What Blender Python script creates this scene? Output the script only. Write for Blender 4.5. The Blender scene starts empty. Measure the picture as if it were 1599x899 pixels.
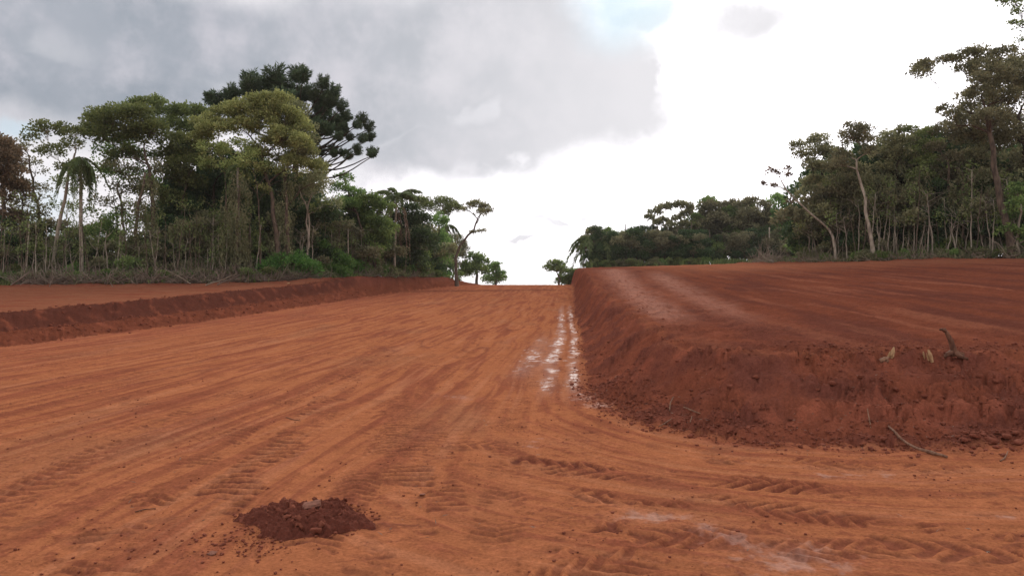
import bpy, math, random
import numpy as np
import os
R = math.radians
scene = bpy.context.scene
COL = scene.collection
rng = np.random.default_rng(7)
random.seed(7)

# ------------------------------------------------------------------ camera
EYE = 1.65; F = 1200.0; CX = 800.0; HY = 452.0       # the photograph's lens, used to place things in metres
cam_d = bpy.data.cameras.new('camera'); cam = bpy.data.objects.new('camera', cam_d); COL.objects.link(cam)
cam.location = (0, 0, EYE); cam.rotation_euler = (R(90.12), 0, 0)
cam_d.sensor_width = 36; cam_d.lens = 36 * F / 1599; cam_d.clip_start = .05; cam_d.clip_end = 6000
scene.camera = cam
scene.render.resolution_x = 1024; scene.render.resolution_y = 575
scene.view_settings.view_transform = 'Standard'; scene.view_settings.look = 'None'
scene.view_settings.exposure = 0.0; scene.view_settings.gamma = 1.0

# ------------------------------------------------------------------ sky and sun
SUN_AZ, SUN_EL = 19.0, 21.0          # degrees right of +Y, above the horizon
sd = bpy.data.lights.new('sun', 'SUN'); sun = bpy.data.objects.new('sun', sd); COL.objects.link(sun)
sd.energy = 2.0; sd.angle = R(22); sd.color = (1.0, .93, .82)
sun.rotation_euler = (R(90 - SUN_EL), 0, R(180 - SUN_AZ))

world = bpy.data.worlds.new('World'); scene.world = world; world.use_nodes = True
def build_sky():
    nt = world.node_tree; nt.nodes.clear(); L = nt.links
    def nd(t, **k):
        n = nt.nodes.new(t)
        for a, b in k.items(): setattr(n, a, b)
        return n
    def put(sock, v):
        if isinstance(v, bpy.types.NodeSocket): L.new(v, sock)
        elif v is not None: sock.default_value = v
    def M(op, a, b=None, c=None, clamp=False):
        n = nd('ShaderNodeMath', operation=op, use_clamp=clamp); put(n.inputs[0], a); put(n.inputs[1], b); put(n.inputs[2], c); return n.outputs[0]
    def mix(f, a, b):
        n = nd('ShaderNodeMix', data_type='RGBA'); put(n.inputs[0], f); put(n.inputs[6], a); put(n.inputs[7], b); return n.outputs[2]
    def ss(v, lo, hi, tlo=0., thi=1.):
        n = nd('ShaderNodeMapRange', interpolation_type='SMOOTHSTEP'); put(n.inputs[0], v)
        for i, w in zip((1, 2, 3, 4), (lo, hi, tlo, thi)): n.inputs[i].default_value = w
        return n.outputs[0]
    tc = nd('ShaderNodeTexCoord'); sp = nd('ShaderNodeSeparateXYZ'); L.new(tc.outputs['Generated'], sp.inputs[0])
    az = M('ARCTAN2', sp.outputs[0], sp.outputs[1]); el = M('ARCSINE', sp.outputs[2])
    # cloud coordinates: direction on a soft plane so that clouds flatten toward the horizon
    den = M('ADD', M('MAXIMUM', sp.outputs[2], 0.0), .22)
    cu = M('DIVIDE', sp.outputs[0], den); cv = M('DIVIDE', sp.outputs[1], den)
    cb = nd('ShaderNodeCombineXYZ'); L.new(cu, cb.inputs[0]); L.new(cv, cb.inputs[1])
    def noise(scale, detail=6, rough=.55, off=(0, 0, 0), vec=None):
        mp = nd('ShaderNodeMapping'); L.new(vec or cb.outputs[0], mp.inputs[0]); mp.inputs['Location'].default_value = off
        n = nd('ShaderNodeTexNoise'); L.new(mp.outputs[0], n.inputs[0]); n.inputs['Scale'].default_value = scale
        n.inputs['Detail'].default_value = detail; n.inputs['Roughness'].default_value = rough; return n.outputs[0]
    gen = tc.outputs['Generated']
    n1 = noise(5.5, 8, .56, (3, 1, 0), gen); n2 = noise(5.5, 8, .56, (9, 4, 2), gen); n3 = noise(1.6, 5, .5, (5, 2, 0)); n4 = noise(11, 8, .6, (1, 8, 0), gen)
    waz = M('ADD', az, M('MULTIPLY', M('SUBTRACT', n1, .5), .36)); wel = M('ADD', el, M('MULTIPLY', M('SUBTRACT', n2, .5), .13))
    qaz = M('ADD', az, M('MULTIPLY', M('SUBTRACT', n4, .5), .10)); qel = M('ADD', el, M('MULTIPLY', M('SUBTRACT', n1, .5), .06))
    def blob(px, py, rx, ry, waz=waz, wel=wel):
        ca = math.atan((px - CX) / F); ce = math.atan((HY - py) / F * math.cos(ca))
        dx = M('DIVIDE', M('SUBTRACT', waz, ca), rx / F); dy = M('DIVIDE', M('SUBTRACT', wel, ce), ry / F)
        d = M('SQRT', M('ADD', M('MULTIPLY', dx, dx), M('MULTIPLY', dy, dy)))
        return ss(d, .25, 1.5, 1., 0.)
    def mx(*a):
        v = a[0]
        for b in a[1:]: v = M('MAXIMUM', v, b)
        return v
    sv = (math.sin(R(SUN_AZ)) * math.cos(R(13)), math.cos(R(SUN_AZ)) * math.cos(R(13)), math.sin(R(13)))
    dp = nd('ShaderNodeVectorMath', operation='DOT_PRODUCT'); L.new(gen, dp.inputs[0]); dp.inputs[1].default_value = sv
    ang = M('ARCCOSINE', dp.outputs['Value'])
    glow = ss(ang, .02, .62, 1., 0.); wide = ss(ang, .2, 1.5, 1., 0.)
    # thin bright cloud everywhere, brighter toward the hidden sun
    lum = M('ADD', M('ADD', M('ADD', .86, M('MULTIPLY', ss(M('ABSOLUTE', az), .8, 1.5), .28)), M('MULTIPLY', glow, 1.0)), M('MULTIPLY', wide, .22))  # sides and rear, out of view, raised as added fill light
    lum = M('MULTIPLY', lum, M('ADD', .86, M('MULTIPLY', n4, .28)))
    white = nd('ShaderNodeVectorMath', operation='SCALE'); white.inputs[0].default_value = (.985, .955, .985); L.new(lum, white.inputs[3])
    # thick grey cloud, bottoms darkest
    thick = mx(blob(330, 70, 420, 95), blob(720, 90, 330, 130), blob(800, 170, 260, 105), blob(720, 250, 210, 60), blob(925, 135, 90, 60), blob(120, 130, 300, 75), blob(560, 170, 230, 80))
    thin = M('MULTIPLY', mx(blob(1170, 40, 130, 55), blob(1010, 15, 60, 30)), .72)
    small = M('MULTIPLY', mx(blob(832, 388, 42, 5), blob(960, 355, 20, 8), blob(1235, 285, 30, 18), blob(900, 372, 40, 8)), .62)
    rest = M('MULTIPLY', ss(n3, .38, .6), M('MULTIPLY', ss(el, .38, .62), .6))       # overhead and behind: broken cloud too
    rest2 = M('MULTIPLY', ss(n3, .36, .58), M('MULTIPLY', ss(M('ABSOLUTE', az), .75, 1.2), .5))
    g = mx(thick, thin, small, rest, rest2)
    holes = mx(blob(165, 65, 60, 30), blob(735, 185, 32, 26), blob(820, 262, 22, 16), blob(60, 175, 110, 28), blob(745, 275, 30, 22))
    g = M('MULTIPLY', g, M('SUBTRACT', 1., M('MULTIPLY', holes, .30)))
    g = ss(M('ADD', g, M('MULTIPLY', M('SUBTRACT', n4, .5), .55)), .12, .85)
    shade = mix(ss(n4, .38, .72), mix(ss(n1, .3, .7), (.285, .33, .39, 1), (.42, .45, .51, 1)), (.62, .61, .67, 1))
    shade = mix(M('MULTIPLY', ss(ang, .10, .75, 1., 0.), .95), shade, (.86, .845, .875, 1)); colr = mix(g, white.outputs[0], shade)
    # a gap of open sky
    sky = nd('ShaderNodeTexSky', sky_type='NISHITA', sun_disc=False, sun_elevation=R(SUN_EL), sun_rotation=R(SUN_AZ), air_density=1.0, dust_density=1.0)
    sk = nd('ShaderNodeVectorMath', operation='SCALE'); L.new(sky.outputs[0], sk.inputs[0]); sk.inputs[3].default_value = .10
    gap = mx(blob(990, 8, 92, 66, qaz, qel), M('MULTIPLY', blob(20, 190, 40, 12), .6), M('MULTIPLY', blob(120, 320, 60, 50), .45))
    blue = mix(.85, sk.outputs[0], (.58, .79, .93, 1))
    colr = mix(M('MULTIPLY', gap, .85), colr, blue)
    colr = mix(ss(el, -.02, -.1), colr, (.12, .07, .05, 1))
    bg = nd('ShaderNodeBackground'); L.new(colr, bg.inputs[0]); bg.inputs[1].default_value = 1.0
    out = nd('ShaderNodeOutputWorld'); L.new(bg.outputs[0], out.inputs[0])
build_sky()

# ------------------------------------------------------------------ noise
def _h(ix, iy, seed):
    n = (ix.astype(np.int64) * 374761393 + iy.astype(np.int64) * 668265263 + seed * 144665) & 0xffffffff
    n = ((n ^ (n >> 13)) * 1274126177) & 0xffffffff
    return ((n ^ (n >> 16)) & 0xffffff) / float(0xffffff)
def perlin(x, y, seed=0):
    x0 = np.floor(x); y0 = np.floor(y); fx = x - x0; fy = y - y0
    u = fx * fx * fx * (fx * (fx * 6 - 15) + 10); v = fy * fy * fy * (fy * (fy * 6 - 15) + 10)
    def g(ix, iy, dx, dy):
        a = _h(ix, iy, seed) * 2 * math.pi; return np.cos(a) * dx + np.sin(a) * dy
    a = g(x0, y0, fx, fy); b = g(x0 + 1, y0, fx - 1, fy); c = g(x0, y0 + 1, fx, fy - 1); d = g(x0 + 1, y0 + 1, fx - 1, fy - 1)
    return 1.4 * ((a * (1 - u) + b * u) * (1 - v) + (c * (1 - u) + d * u) * v)
def fbm(x, y, oct=4, seed=0, gain=.5):
    s = 0; a = 1.; t = 0
    for i in range(oct):
        s = s + a * perlin(x * 2 ** i, y * 2 ** i, seed + i * 17); t += a; a *= gain
    return s / t
def sst(v, lo, hi):
    t = np.clip((v - lo) / (hi - lo), 0, 1); return t * t * (3 - 2 * t)

# ------------------------------------------------------------------ the lie of the land
TOE = np.array([(9.5, 130), (7.4, 95), (6.2, 78), (4.9, 60), (3.65, 45), (2.95, 35), (2.42, 26.5), (1.8, 19), (1.42, 14.7), (1.3, 12.3), (1.36, 11), (1.62, 9.8),
                (2.0, 8.95), (2.5, 8.35), (3.2, 8.05), (4.2, 8.0), (5.5, 8.2), (8, 8.4), (14, 8.5), (60, 9)], float)
def chaikin(P, n=2):
    for _ in range(n):
        Q = [P[0]]
        for a, b in zip(P[:-1], P[1:]): Q += [a * .75 + b * .25, a * .25 + b * .75]
        Q.append(P[-1]); P = np.array(Q)
    return P
TOE = chaikin(TOE, 1)
def polydist(x, y, P):
    """unsigned distance, arclength, side (+ = right of the travel direction)"""
    best = np.full(x.shape, 1e9); arc = np.zeros(x.shape); side = np.zeros(x.shape); s0 = 0
    for (ax, ay), (bx, by) in zip(P[:-1], P[1:]):
        dx, dy = bx - ax, by - ay; L2 = dx * dx + dy * dy; L = math.sqrt(L2)
        t = np.clip(((x - ax) * dx + (y - ay) * dy) / L2, 0, 1)
        ex = x - ax - t * dx; ey = y - ay - t * dy; d = np.hypot(ex, ey)
        m = d < best; best = np.where(m, d, best); arc = np.where(m, s0 + t * L, arc)
        side = np.where(m, np.sign(dy * ex - dx * ey), side); s0 += L
    return best, arc, side
ARC_FRONT = float(polydist(np.array([2.2]), np.array([8.6]), TOE)[1][0])
def zroad(y): return np.interp(y, [-50, 14, 20, 28, 36, 48, 60, 72, 80, 90, 110, 160, 400, 3000], [0, 0, .05, .17, .36, .8, 1.27, 1.8, 2.1, 2.2, 1.6, .6, -.5, -3])
def zedge(y): return np.interp(y, [-50, 9, 12, 20, 30, 45, 60, 85, 110, 160, 400, 3000], [.78, .78, .82, 1.0, 1.28, 2.0, 2.8, 3.9, 4.5, 3.6, -.5, -3])
def zright(y): return np.interp(y, [-50, 9, 11, 20, 30, 48, 60, 80, 110, 160, 400, 3000], [.7, .72, .85, 1.5, 2.27, 3.6, 4.3, 4.9, 5.0, 4., -.5, -3])
def xleft(y): return np.interp(y, [-60, 21, 40, 60, 75, 85, 100, 140], [-19.5, -14.05, -12.6, -10.0, -6.3, -4.2, -2.4, -1])
def zplat(y): return np.interp(y, [-60, 15, 24, 35, 48, 58, 68, 80, 110, 160, 400, 3000], [.7, .75, .88, 1.3, 1.86, 2.42, 2.8, 2.7, 2.0, .6, -.5, -3])
FORL = np.array([(-110, 44), (-60, 46), (-33, 47), (-21.7, 49.5), (-16, 53), (-12.6, 60), (-10.2, 67), (-8.6, 76), (-8, 86), (-9, 120)], float)
FORR = np.array([(140, 40), (60, 43), (31, 46), (23.5, 52), (20, 58), (23, 75), (33, 98), (22, 104), (10.4, 104), (11, 130)], float)

PATHS = [  # (points in the picture on the road, half width, cleat spacing, skew, strength)
    ([(215, 899), (330, 790), (400, 730), (455, 690), (500, 640), (545, 590), (620, 545)], .27, .19, .0, 1.0),
    ([(620, 920), (632, 800), (640, 730), (632, 660), (600, 610)], .24, .15, .0, .75),
    ([(700, 800), (690, 730), (672, 650)], .17, .14, .1, .5),
    ([(820, 722), (950, 738), (1100, 747), (1300, 762), (1599, 800), (1800, 830)], .26, .17, .9, 1.0),
    ([(700, 690), (880, 706), (1100, 716), (1350, 726), (1599, 735)], .2, .17, -.9, .6),
    ([(560, 880), (800, 850), (1100, 835), (1400, 850), (1650, 880)], .22, .2, .8, .7),
    ([(850, 910), (1000, 870), (1200, 860), (1500, 850), (1700, 840)], .2, .16, -1.1, .6),
    ([(740, 790), (860, 800), (960, 825)], .16, .12, .5, .9),
    ([(90, 899), (230, 780), (330, 700), (440, 630), (560, 560), (660, 510)], .22, .15, .5, .6),
    ([(-60, 820), (120, 720), (300, 640), (470, 570), (600, 520)], .24, .17, -.7, .55),
    ([(430, 920), (560, 760), (640, 640), (720, 560), (770, 510)], .2, .13, .6, .5),
    ([(760, 899), (790, 760), (800, 660), (820, 580), (840, 520)], .2, .13, -.6, .45),
    ([(880, 770), (1050, 778), (1250, 800), (1450, 830), (1650, 870)], .22, .15, -.8, .8),
]
def unp(px, py, z=0.0):
    d = (EYE - z) * F / (py - HY); return ((px - CX) / F * d, d)
PATHW = [(chaikin(np.array([unp(*p) for p in pts]), 1), *r) for pts, *r in PATHS]

def terrain(x, y, full=False):
    x = np.asarray(x, float); y = np.asarray(y, float)
    d, arc, side = polydist(x, y, TOE)
    # travelling far -> near -> right: the field lies on the left hand side of travel
    dt = np.where(side > 0, -d, d)                       # > 0 inside the raised field
    dn = dt + .26 * fbm(x * .8, y * .8, 3, 3) + .11 * fbm(x * 3.2, y * 3.2, 3, 9)
    front = sst(arc, ARC_FRONT - 3.2, ARC_FRONT + .8)
    far = sst(y, 25, 60)
    w = 2.25 * front + (1 - front) * (1.35 - .45 * far)
    w = w * (1 + .45 * fbm(arc * .55, arc * 0 + .5, 3, 12))
    u = dn / w
    prof = np.clip(u, 0, 1); prof = .45 * prof + .55 * (prof * prof * (3 - 2 * prof))
    zr = zroad(y)
    t = np.clip((x - 3) / np.maximum(.666 * np.maximum(y, 10) - 3, 1), 0, 1.3); t = t * (2 - t) * .55 + t * .45
    zf = zedge(y) * (1 - t) + zright(y) * t
    z = zr + (zf - zr) * prof
    fieldm = sst(u, .85, 1.15)
    bankm = np.where(dn > 0, 1, 0) * (1 - fieldm)
    # left terrace
    dl = xleft(y) - x + .30 * fbm(x * .35, y * .35, 3, 21) + .08 * fbm(x * 2, y * 2, 2, 22)
    zp = zplat(y)
    hp = zp - zr
    farl = sst(y, 44, 62)
    t1 = sst(dl, 0, 1.0 - .3 * farl) * .36; t2 = sst(dl, 1.25 - .6 * farl, 2.25 - .6 * farl) * .64
    lp = t1 + t2
    z = np.where(dl > -1, zr + hp * lp, z)
    lbank = (dl > 0) * (1 - sst(dl, 2.3, 2.9))
    lplat = sst(dl, 2.2, 2.8)
    lift = np.interp(y, [0, 20, 40, 60], [0, 0, .0, 0])
    fl, _, fs = polydist(x, y, FORL)                     # edge of the left wood
    infl = np.where(fs < 0, fl, -fl)
    infr_d, _, fsr = polydist(x, y, FORR)
    infr = np.where(fsr < 0, -infr_d, infr_d)
    bm = np.exp(-((infl + 1.3) / .7) ** 2) * (.5 + .5 * fbm(x * .3, y * .3, 2, 31)) * (dl > 1)
    z = z + .34 * bm
    bm2 = np.exp(-((infr + .8) / .6) ** 2) * (.5 + .5 * fbm(x * .4, y * .4, 2, 32)) * (dt > 1)
    z = z + .18 * bm2
    ledge = np.exp(-((y - 66 - .25 * x - .8 * fbm(x * .4, y * .4, 2, 33)) / .8) ** 2) * sst(x, -11, -8) * (1 - sst(dt, -2.2, -.8)) * (dl < .5)
    z = z + .10 * ledge
    # roughness of loose soil
    near = 1 - sst(np.hypot(x, y), 30, 60)
    loose = np.clip(bankm + .5 * ledge + .9 * lbank + .45 * fieldm * (1 - sst(dn, 2.6, 5.5)) + bm + bm2, 0, 1)
    toe_rubble = np.exp(-((dn - .1) / .35) ** 2) * (.35 + .65 * front) * (fbm(x * 1.2, y * 1.2, 2, 5) > -.25)
    loose = np.clip(np.maximum(loose, toe_rubble * .8), 0, 1)
    b1 = fbm(x * 1.1, y * 1.1, 3, 41); b2 = 1 - np.abs(fbm(x * 3.3, y * 3.3, 4, 43)) * 2.2; b3 = np.abs(perlin(x * 11, y * 11, 47)); b4 = np.abs(perlin(x * 23, y * 23, 48))
    patch = sst(fbm(x * .8, y * .8, 2, 55), -.2, .35)       # some of the face is smooth, scraped by the bucket
    clod = (.5 * np.abs(perlin(x * 5.2, y * 5.2, 44)) + .35 * b3 + .15 * b4)
    lump = np.abs(perlin(x * 2.3 + .3 * b3, y * 2.3, 45))
    z = z + loose * (.07 * b1 + .17 * (lump - .2) * (.4 + .6 * front) + (.30 + .70 * patch) * (.30 * (clod - .2) + .07 * (b2 - .5)))
    # scraped ledges on the front face
    z = z + bankm * front * .035 * np.sin(z * 26 + 3 * b1) * sst(b1, -.2, .3)
    # travel direction streaks
    tA = x - .077 * y; tB = -dt
    wB = np.clip(sst(x + .35 * (9 - y), -1.2, 1.2) * (1 - sst(y, 9, 15)), 0, 1) * (dt < 0)
    warp = .25 * fbm(x * .5, y * .22, 2, 60)
    sA = fbm((tA + warp) * 2.1, y * .16, 4, 61, .62); sB = fbm((tB + warp) * 2.4, (y - x) * .22, 4, 63, .62)
    sA2 = fbm((tA + warp * .55) * 4.2 + 11, y * .11, 4, 75, .6); sB2 = fbm((tB + warp) * 4.5 + 11, (y - x) * .16, 4, 76, .6); st2 = sA2 * (1 - wB) + sB2 * wB
    st = sA * (1 - wB) + sB * wB
    fA = fbm((tA + warp) * 9, y * .5, 3, 65); fB = fbm((tB + warp) * 9, (y - x) * .6, 3, 66)
    fine = fA * (1 - wB) + fB * wB
    roadm = (1 - np.clip(prof * 8, 0, 1)) * (1 - sst(dl, -.2, .3))
    fl1 = fbm(x * 6.5, y * 6.5, 4, 72, .6); fl2 = sst(fbm(x * .7 + 3, y * .5, 3, 73), -.15, .25)
    z = z + (roadm + .8 * fieldm) * (.026 * st + .013 * st2 + .010 * fine) + roadm * (.012 * fbm(x * 1.6, y * 1.6, 3, 67) + .011 * fl1 * (.35 + .65 * fl2))
    z = z + fieldm * (.07 * fbm(tA * 1.3, y * .2, 3, 68) + .035 * fbm(tA * 4, y * 1.2, 3, 74) + .03 * fl1) * (1 - .6 * sst(dn, 15, 30)) + lplat * .03 * fbm(x * 1.5, y * .5, 3, 69)
    # ridges pushed up by the blade beside the passes
    rid = sst(np.abs(perlin((tA + warp) * .85, y * .07, 70)), .0, .05); ridge = (1 - rid) * sst(perlin(x * .35, y * .2, 71), -.05, .3) * roadm * (1 - wB)
    z = z + ridge * (.02 + .02 * clod)
    # crawler and tyre prints
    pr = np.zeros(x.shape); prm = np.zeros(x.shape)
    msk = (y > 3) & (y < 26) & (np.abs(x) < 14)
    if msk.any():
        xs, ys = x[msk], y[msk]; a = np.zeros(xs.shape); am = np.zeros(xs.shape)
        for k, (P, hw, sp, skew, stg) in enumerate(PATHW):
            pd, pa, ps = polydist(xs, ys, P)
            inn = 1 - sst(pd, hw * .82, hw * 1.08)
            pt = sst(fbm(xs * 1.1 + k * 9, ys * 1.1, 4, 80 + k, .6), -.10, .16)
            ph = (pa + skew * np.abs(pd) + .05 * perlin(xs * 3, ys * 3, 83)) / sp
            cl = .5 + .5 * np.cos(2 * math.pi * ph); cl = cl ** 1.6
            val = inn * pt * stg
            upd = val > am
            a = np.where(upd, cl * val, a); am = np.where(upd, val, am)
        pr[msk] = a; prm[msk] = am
    z = z + roadm * (.042 * pr - .022 * prm)
    # wet ground at the foot of the bank and here and there
    wn = .55 * fbm(x * 3.2, y * 3.0, 4, 90, .6) + .75 * fbm(x * 7, y * 6, 4, 93, .7); wn2 = fbm(x * .9, y * .35, 2, 92)
    strip = np.exp(-((dt + .28 + .1 * wn2) / .16) ** 2) + np.exp(-((dt + .72 + .1 * wn2) / .2) ** 2)
    strip = strip * sst(y, 10.6, 13) * (1 - sst(y, 38, 55))
    strip = strip + .9 * np.exp(-((dt + 1.25) / .35) ** 2) * sst(y, 13, 15) * (1 - sst(y, 22, 30))
    spots = np.zeros(x.shape)
    for (px, py, rx, ry, s) in [(1000, 806, 60, 9, 1.1), (1090, 822, 40, 9, .7), (1225, 868, 100, 30, 1.0), (1140, 835, 60, 14, .6), (935, 632, 22, 5, 1.25), (915, 622, 22, 6, 1.0),
                                (1330, 742, 70, 8, .6), (720, 620, 30, 4, .8), (1570, 806, 40, 6, .7), (870, 690, 60, 8, .45)]:
        cx, cy = unp(px, py); ax = rx / F * cy; ay = ry * cy * cy / (F * EYE)
        spots = np.maximum(spots, s * np.exp(-(((x - cx) / ax) ** 2 + ((y - cy) / ay) ** 2)))
    wet = sst(np.clip(strip, 0, 1.1) * .8 + wn * 1.25 + .1 * fine, .72, 1.0) * (strip > .05) + 0 * x
    wet = wet * sst(fbm(x * .9 + 2, y * .45, 3, 97), -.28, .12)
    wet = np.maximum(wet, .20 * sst(spots + wn * 1.8, .50, 1.05) * (spots > .1)) * roadm
    damp = np.clip(np.maximum(strip * .7 * (1 - wet), spots * .6), 0, 1) * roadm
    z = z - .5 * wet * roadm * (.022 * st + .008 * fine)
    if not full: return z
    return z, dict(bank=bankm, lbank=lbank, lplat=lplat, field=fieldm, loose=loose, st=st, fine=fine, road=roadm, pr=pr, prm=prm, wet=wet, damp=damp, clod=clod,
                   infl=infl, infr=infr, ridge=ridge, ledge=ledge, fl1=fl1, st2=st2, fl2=fl2, bm=bm, bm2=bm2, dn=dn, dl=dl, front=front, patch=patch, b1=b1, fr=fbm(x * .25, y * .12, 3, 95), tA=tA)
def gz(x, y): return float(terrain(np.array([x]), np.array([y]))[0])

# ------------------------------------------------------------------ mesh helpers
def mesh_np(name, V, Q=None, T=None, smooth=True, attrs=None):
    me = bpy.data.meshes.new(name); V = np.asarray(V, np.float32)
    me.vertices.add(len(V)); me.vertices.foreach_set('co', V.ravel())
    parts = []; tot = []
    if Q is not None and len(Q): parts.append(np.asarray(Q, np.int32).ravel()); tot.append(np.full(len(Q), 4, np.int32))
    if T is not None and len(T): parts.append(np.asarray(T, np.int32).ravel()); tot.append(np.full(len(T), 3, np.int32))
    li = np.concatenate(parts); tot = np.concatenate(tot)
    me.loops.add(len(li)); me.loops.foreach_set('vertex_index', li)
    me.polygons.add(len(tot)); me.polygons.foreach_set('loop_start', np.concatenate([[0], np.cumsum(tot)[:-1]]).astype(np.int32))
    me.polygons.foreach_set('loop_total', tot)
    me.polygons.foreach_set('use_smooth', np.full(len(tot), smooth, bool))
    for k, a in (attrs or {}).items():
        a = np.asarray(a, np.float32)
        if a.ndim == 1: at = me.attributes.new(k, 'FLOAT', 'POINT'); at.data.foreach_set('value', a)
        else: at = me.attributes.new(k, 'FLOAT_COLOR', 'POINT'); at.data.foreach_set('color', np.concatenate([a, np.ones((len(a), 1), np.float32)], 1).ravel())
    me.update(calc_edges=True)
    return me
class MB:
    def __init__(s): s.V = []; s.Q = []; s.T = []; s.A = []; s.n = 0
    def add(s, V, Q=None, T=None, tint=.5):
        V = np.asarray(V, np.float32)
        if Q is not None and len(Q): s.Q.append(np.asarray(Q) + s.n)
        if T is not None and len(T): s.T.append(np.asarray(T) + s.n)
        s.V.append(V); s.A.append(np.broadcast_to(np.asarray(tint, np.float32), (len(V),))); s.n += len(V)
    def tube(s, P, r, sides=6, tint=.5):
        P = np.asarray(P, float); n = len(P); r = np.broadcast_to(np.asarray(r, float), (n,))
        tg = np.gradient(P, axis=0); tg /= np.linalg.norm(tg, axis=1, keepdims=True) + 1e-9
        up = np.array([0, 0, 1.]) if abs(tg[0, 2]) < .8 else np.array([1., 0, 0])
        a = np.cross(tg, up); a /= np.linalg.norm(a, axis=1, keepdims=True) + 1e-9; b = np.cross(tg, a)
        th = np.arange(sides) / sides * 2 * math.pi
        V = P[:, None] + r[:, None, None] * (np.cos(th)[None, :, None] * a[:, None] + np.sin(th)[None, :, None] * b[:, None])
        V = V.reshape(-1, 3); i = np.arange(n - 1)[:, None] * sides; j = np.arange(sides)[None]; k = (j + 1) % sides
        Q = np.stack([i + j, i + k, i + k + sides, i + j + sides], -1).reshape(-1, 4)
        V = np.vstack([V, P[-1:]]); e = len(V) - 1; T = [(( n - 1) * sides + q, (n - 1) * sides + (q + 1) % sides, e) for q in range(sides)]
        s.add(V, Q, T, tint)
    def leaves(s, P, size, dirs=None, aspect=.55, tint=None, lay=.35):
        """kite-shaped leaves at points P"""
        n = len(P)
        if n == 0: return
        d = rng.normal(size=(n, 3)) if dirs is None else dirs + rng.normal(size=(n, 3)) * lay
        d /= np.linalg.norm(d, axis=1, keepdims=True) + 1e-9
        q = rng.normal(size=(n, 3)); q[:, 2] *= .5; a = np.cross(d, q); a /= np.linalg.norm(a, axis=1, keepdims=True) + 1e-9
        L = size * rng.uniform(.65, 1.35, (n, 1)); w = L * aspect * .5
        nn = np.cross(d, a) * L * .08
        V = np.stack([P, P + d * L * .42 + a * w + nn, P + d * L, P + d * L * .42 - a * w + nn], 1).reshape(-1, 3)
        Q = np.arange(4 * n).reshape(n, 4)
        t = rng.uniform(0, 1, n) if tint is None else tint
        s.add(V, Q, None, np.repeat(t, 4))
    def mesh(s, name, smooth=True):
        return mesh_np(name, np.concatenate(s.V), np.concatenate(s.Q) if s.Q else None, np.concatenate(s.T) if s.T else None, smooth, {'tint': np.concatenate(s.A)})
def link(name, me, mat=None, parent=None, loc=None):
    o = bpy.data.objects.new(name, me); COL.objects.link(o)
    if mat is not None and me is not None and not me.materials: me.materials.append(mat)
    if parent is not None: o.parent = parent
    if loc is not None: o.location = loc
    return o
def tag(o, label=None, cat=None, group=None, kind=None):
    for k, v in (('label', label), ('category', cat), ('group', group), ('kind', kind)):
        if v: o[k] = v
    return o
def thing(name, loc, label, cat, group=None):
    o = bpy.data.objects.new(name, None); o.empty_display_size = .2; COL.objects.link(o); o.location = loc
    return tag(o, label, cat, group)
def copy_tree(o, parent=None):
    c = o.copy(); COL.objects.link(c); c.parent = parent
    for ch in o.children: copy_tree(ch, c)
    return c

# ------------------------------------------------------------------ materials
def newmat(name):
    m = bpy.data.materials.new(name); m.use_nodes = True; nt = m.node_tree; nt.nodes.clear()
    return m, nt
def leaf_mat(name, c1, c2, trans=.42):
    m, nt = newmat(name); L = nt.links
    at = nt.nodes.new('ShaderNodeAttribute'); at.attribute_name = 'tint'
    oi = nt.nodes.new('ShaderNodeObjectInfo')
    mx = nt.nodes.new('ShaderNodeMix'); mx.data_type = 'RGBA'; L.new(at.outputs['Fac'], mx.inputs[0]); mx.inputs[6].default_value = (*c1, 1); mx.inputs[7].default_value = (*c2, 1)
    hs = nt.nodes.new('ShaderNodeHueSaturation'); L.new(mx.outputs[2], hs.inputs['Color'])
    mr = nt.nodes.new('ShaderNodeMapRange'); L.new(oi.outputs['Random'], mr.inputs[0]); mr.inputs[3].default_value = .8; mr.inputs[4].default_value = 1.2; L.new(mr.outputs[0], hs.inputs['Value'])
    mh = nt.nodes.new('ShaderNodeMapRange'); L.new(oi.outputs['Random'], mh.inputs[0]); mh.inputs[3].default_value = .485; mh.inputs[4].default_value = .515; L.new(mh.outputs[0], hs.inputs['Hue'])
    pb = nt.nodes.new('ShaderNodeBsdfPrincipled'); L.new(hs.outputs[0], pb.inputs['Base Color']); pb.inputs['Roughness'].default_value = .6; pb.inputs['Specular IOR Level'].default_value = .3
    tr = nt.nodes.new('ShaderNodeBsdfTranslucent'); L.new(hs.outputs[0], tr.inputs[0])
    ms = nt.nodes.new('ShaderNodeMixShader'); ms.inputs[0].default_value = trans; L.new(pb.outputs[0], ms.inputs[1]); L.new(tr.outputs[0], ms.inputs[2])
    o = nt.nodes.new('ShaderNodeOutputMaterial'); L.new(ms.outputs[0], o.inputs[0]); return m
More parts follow.
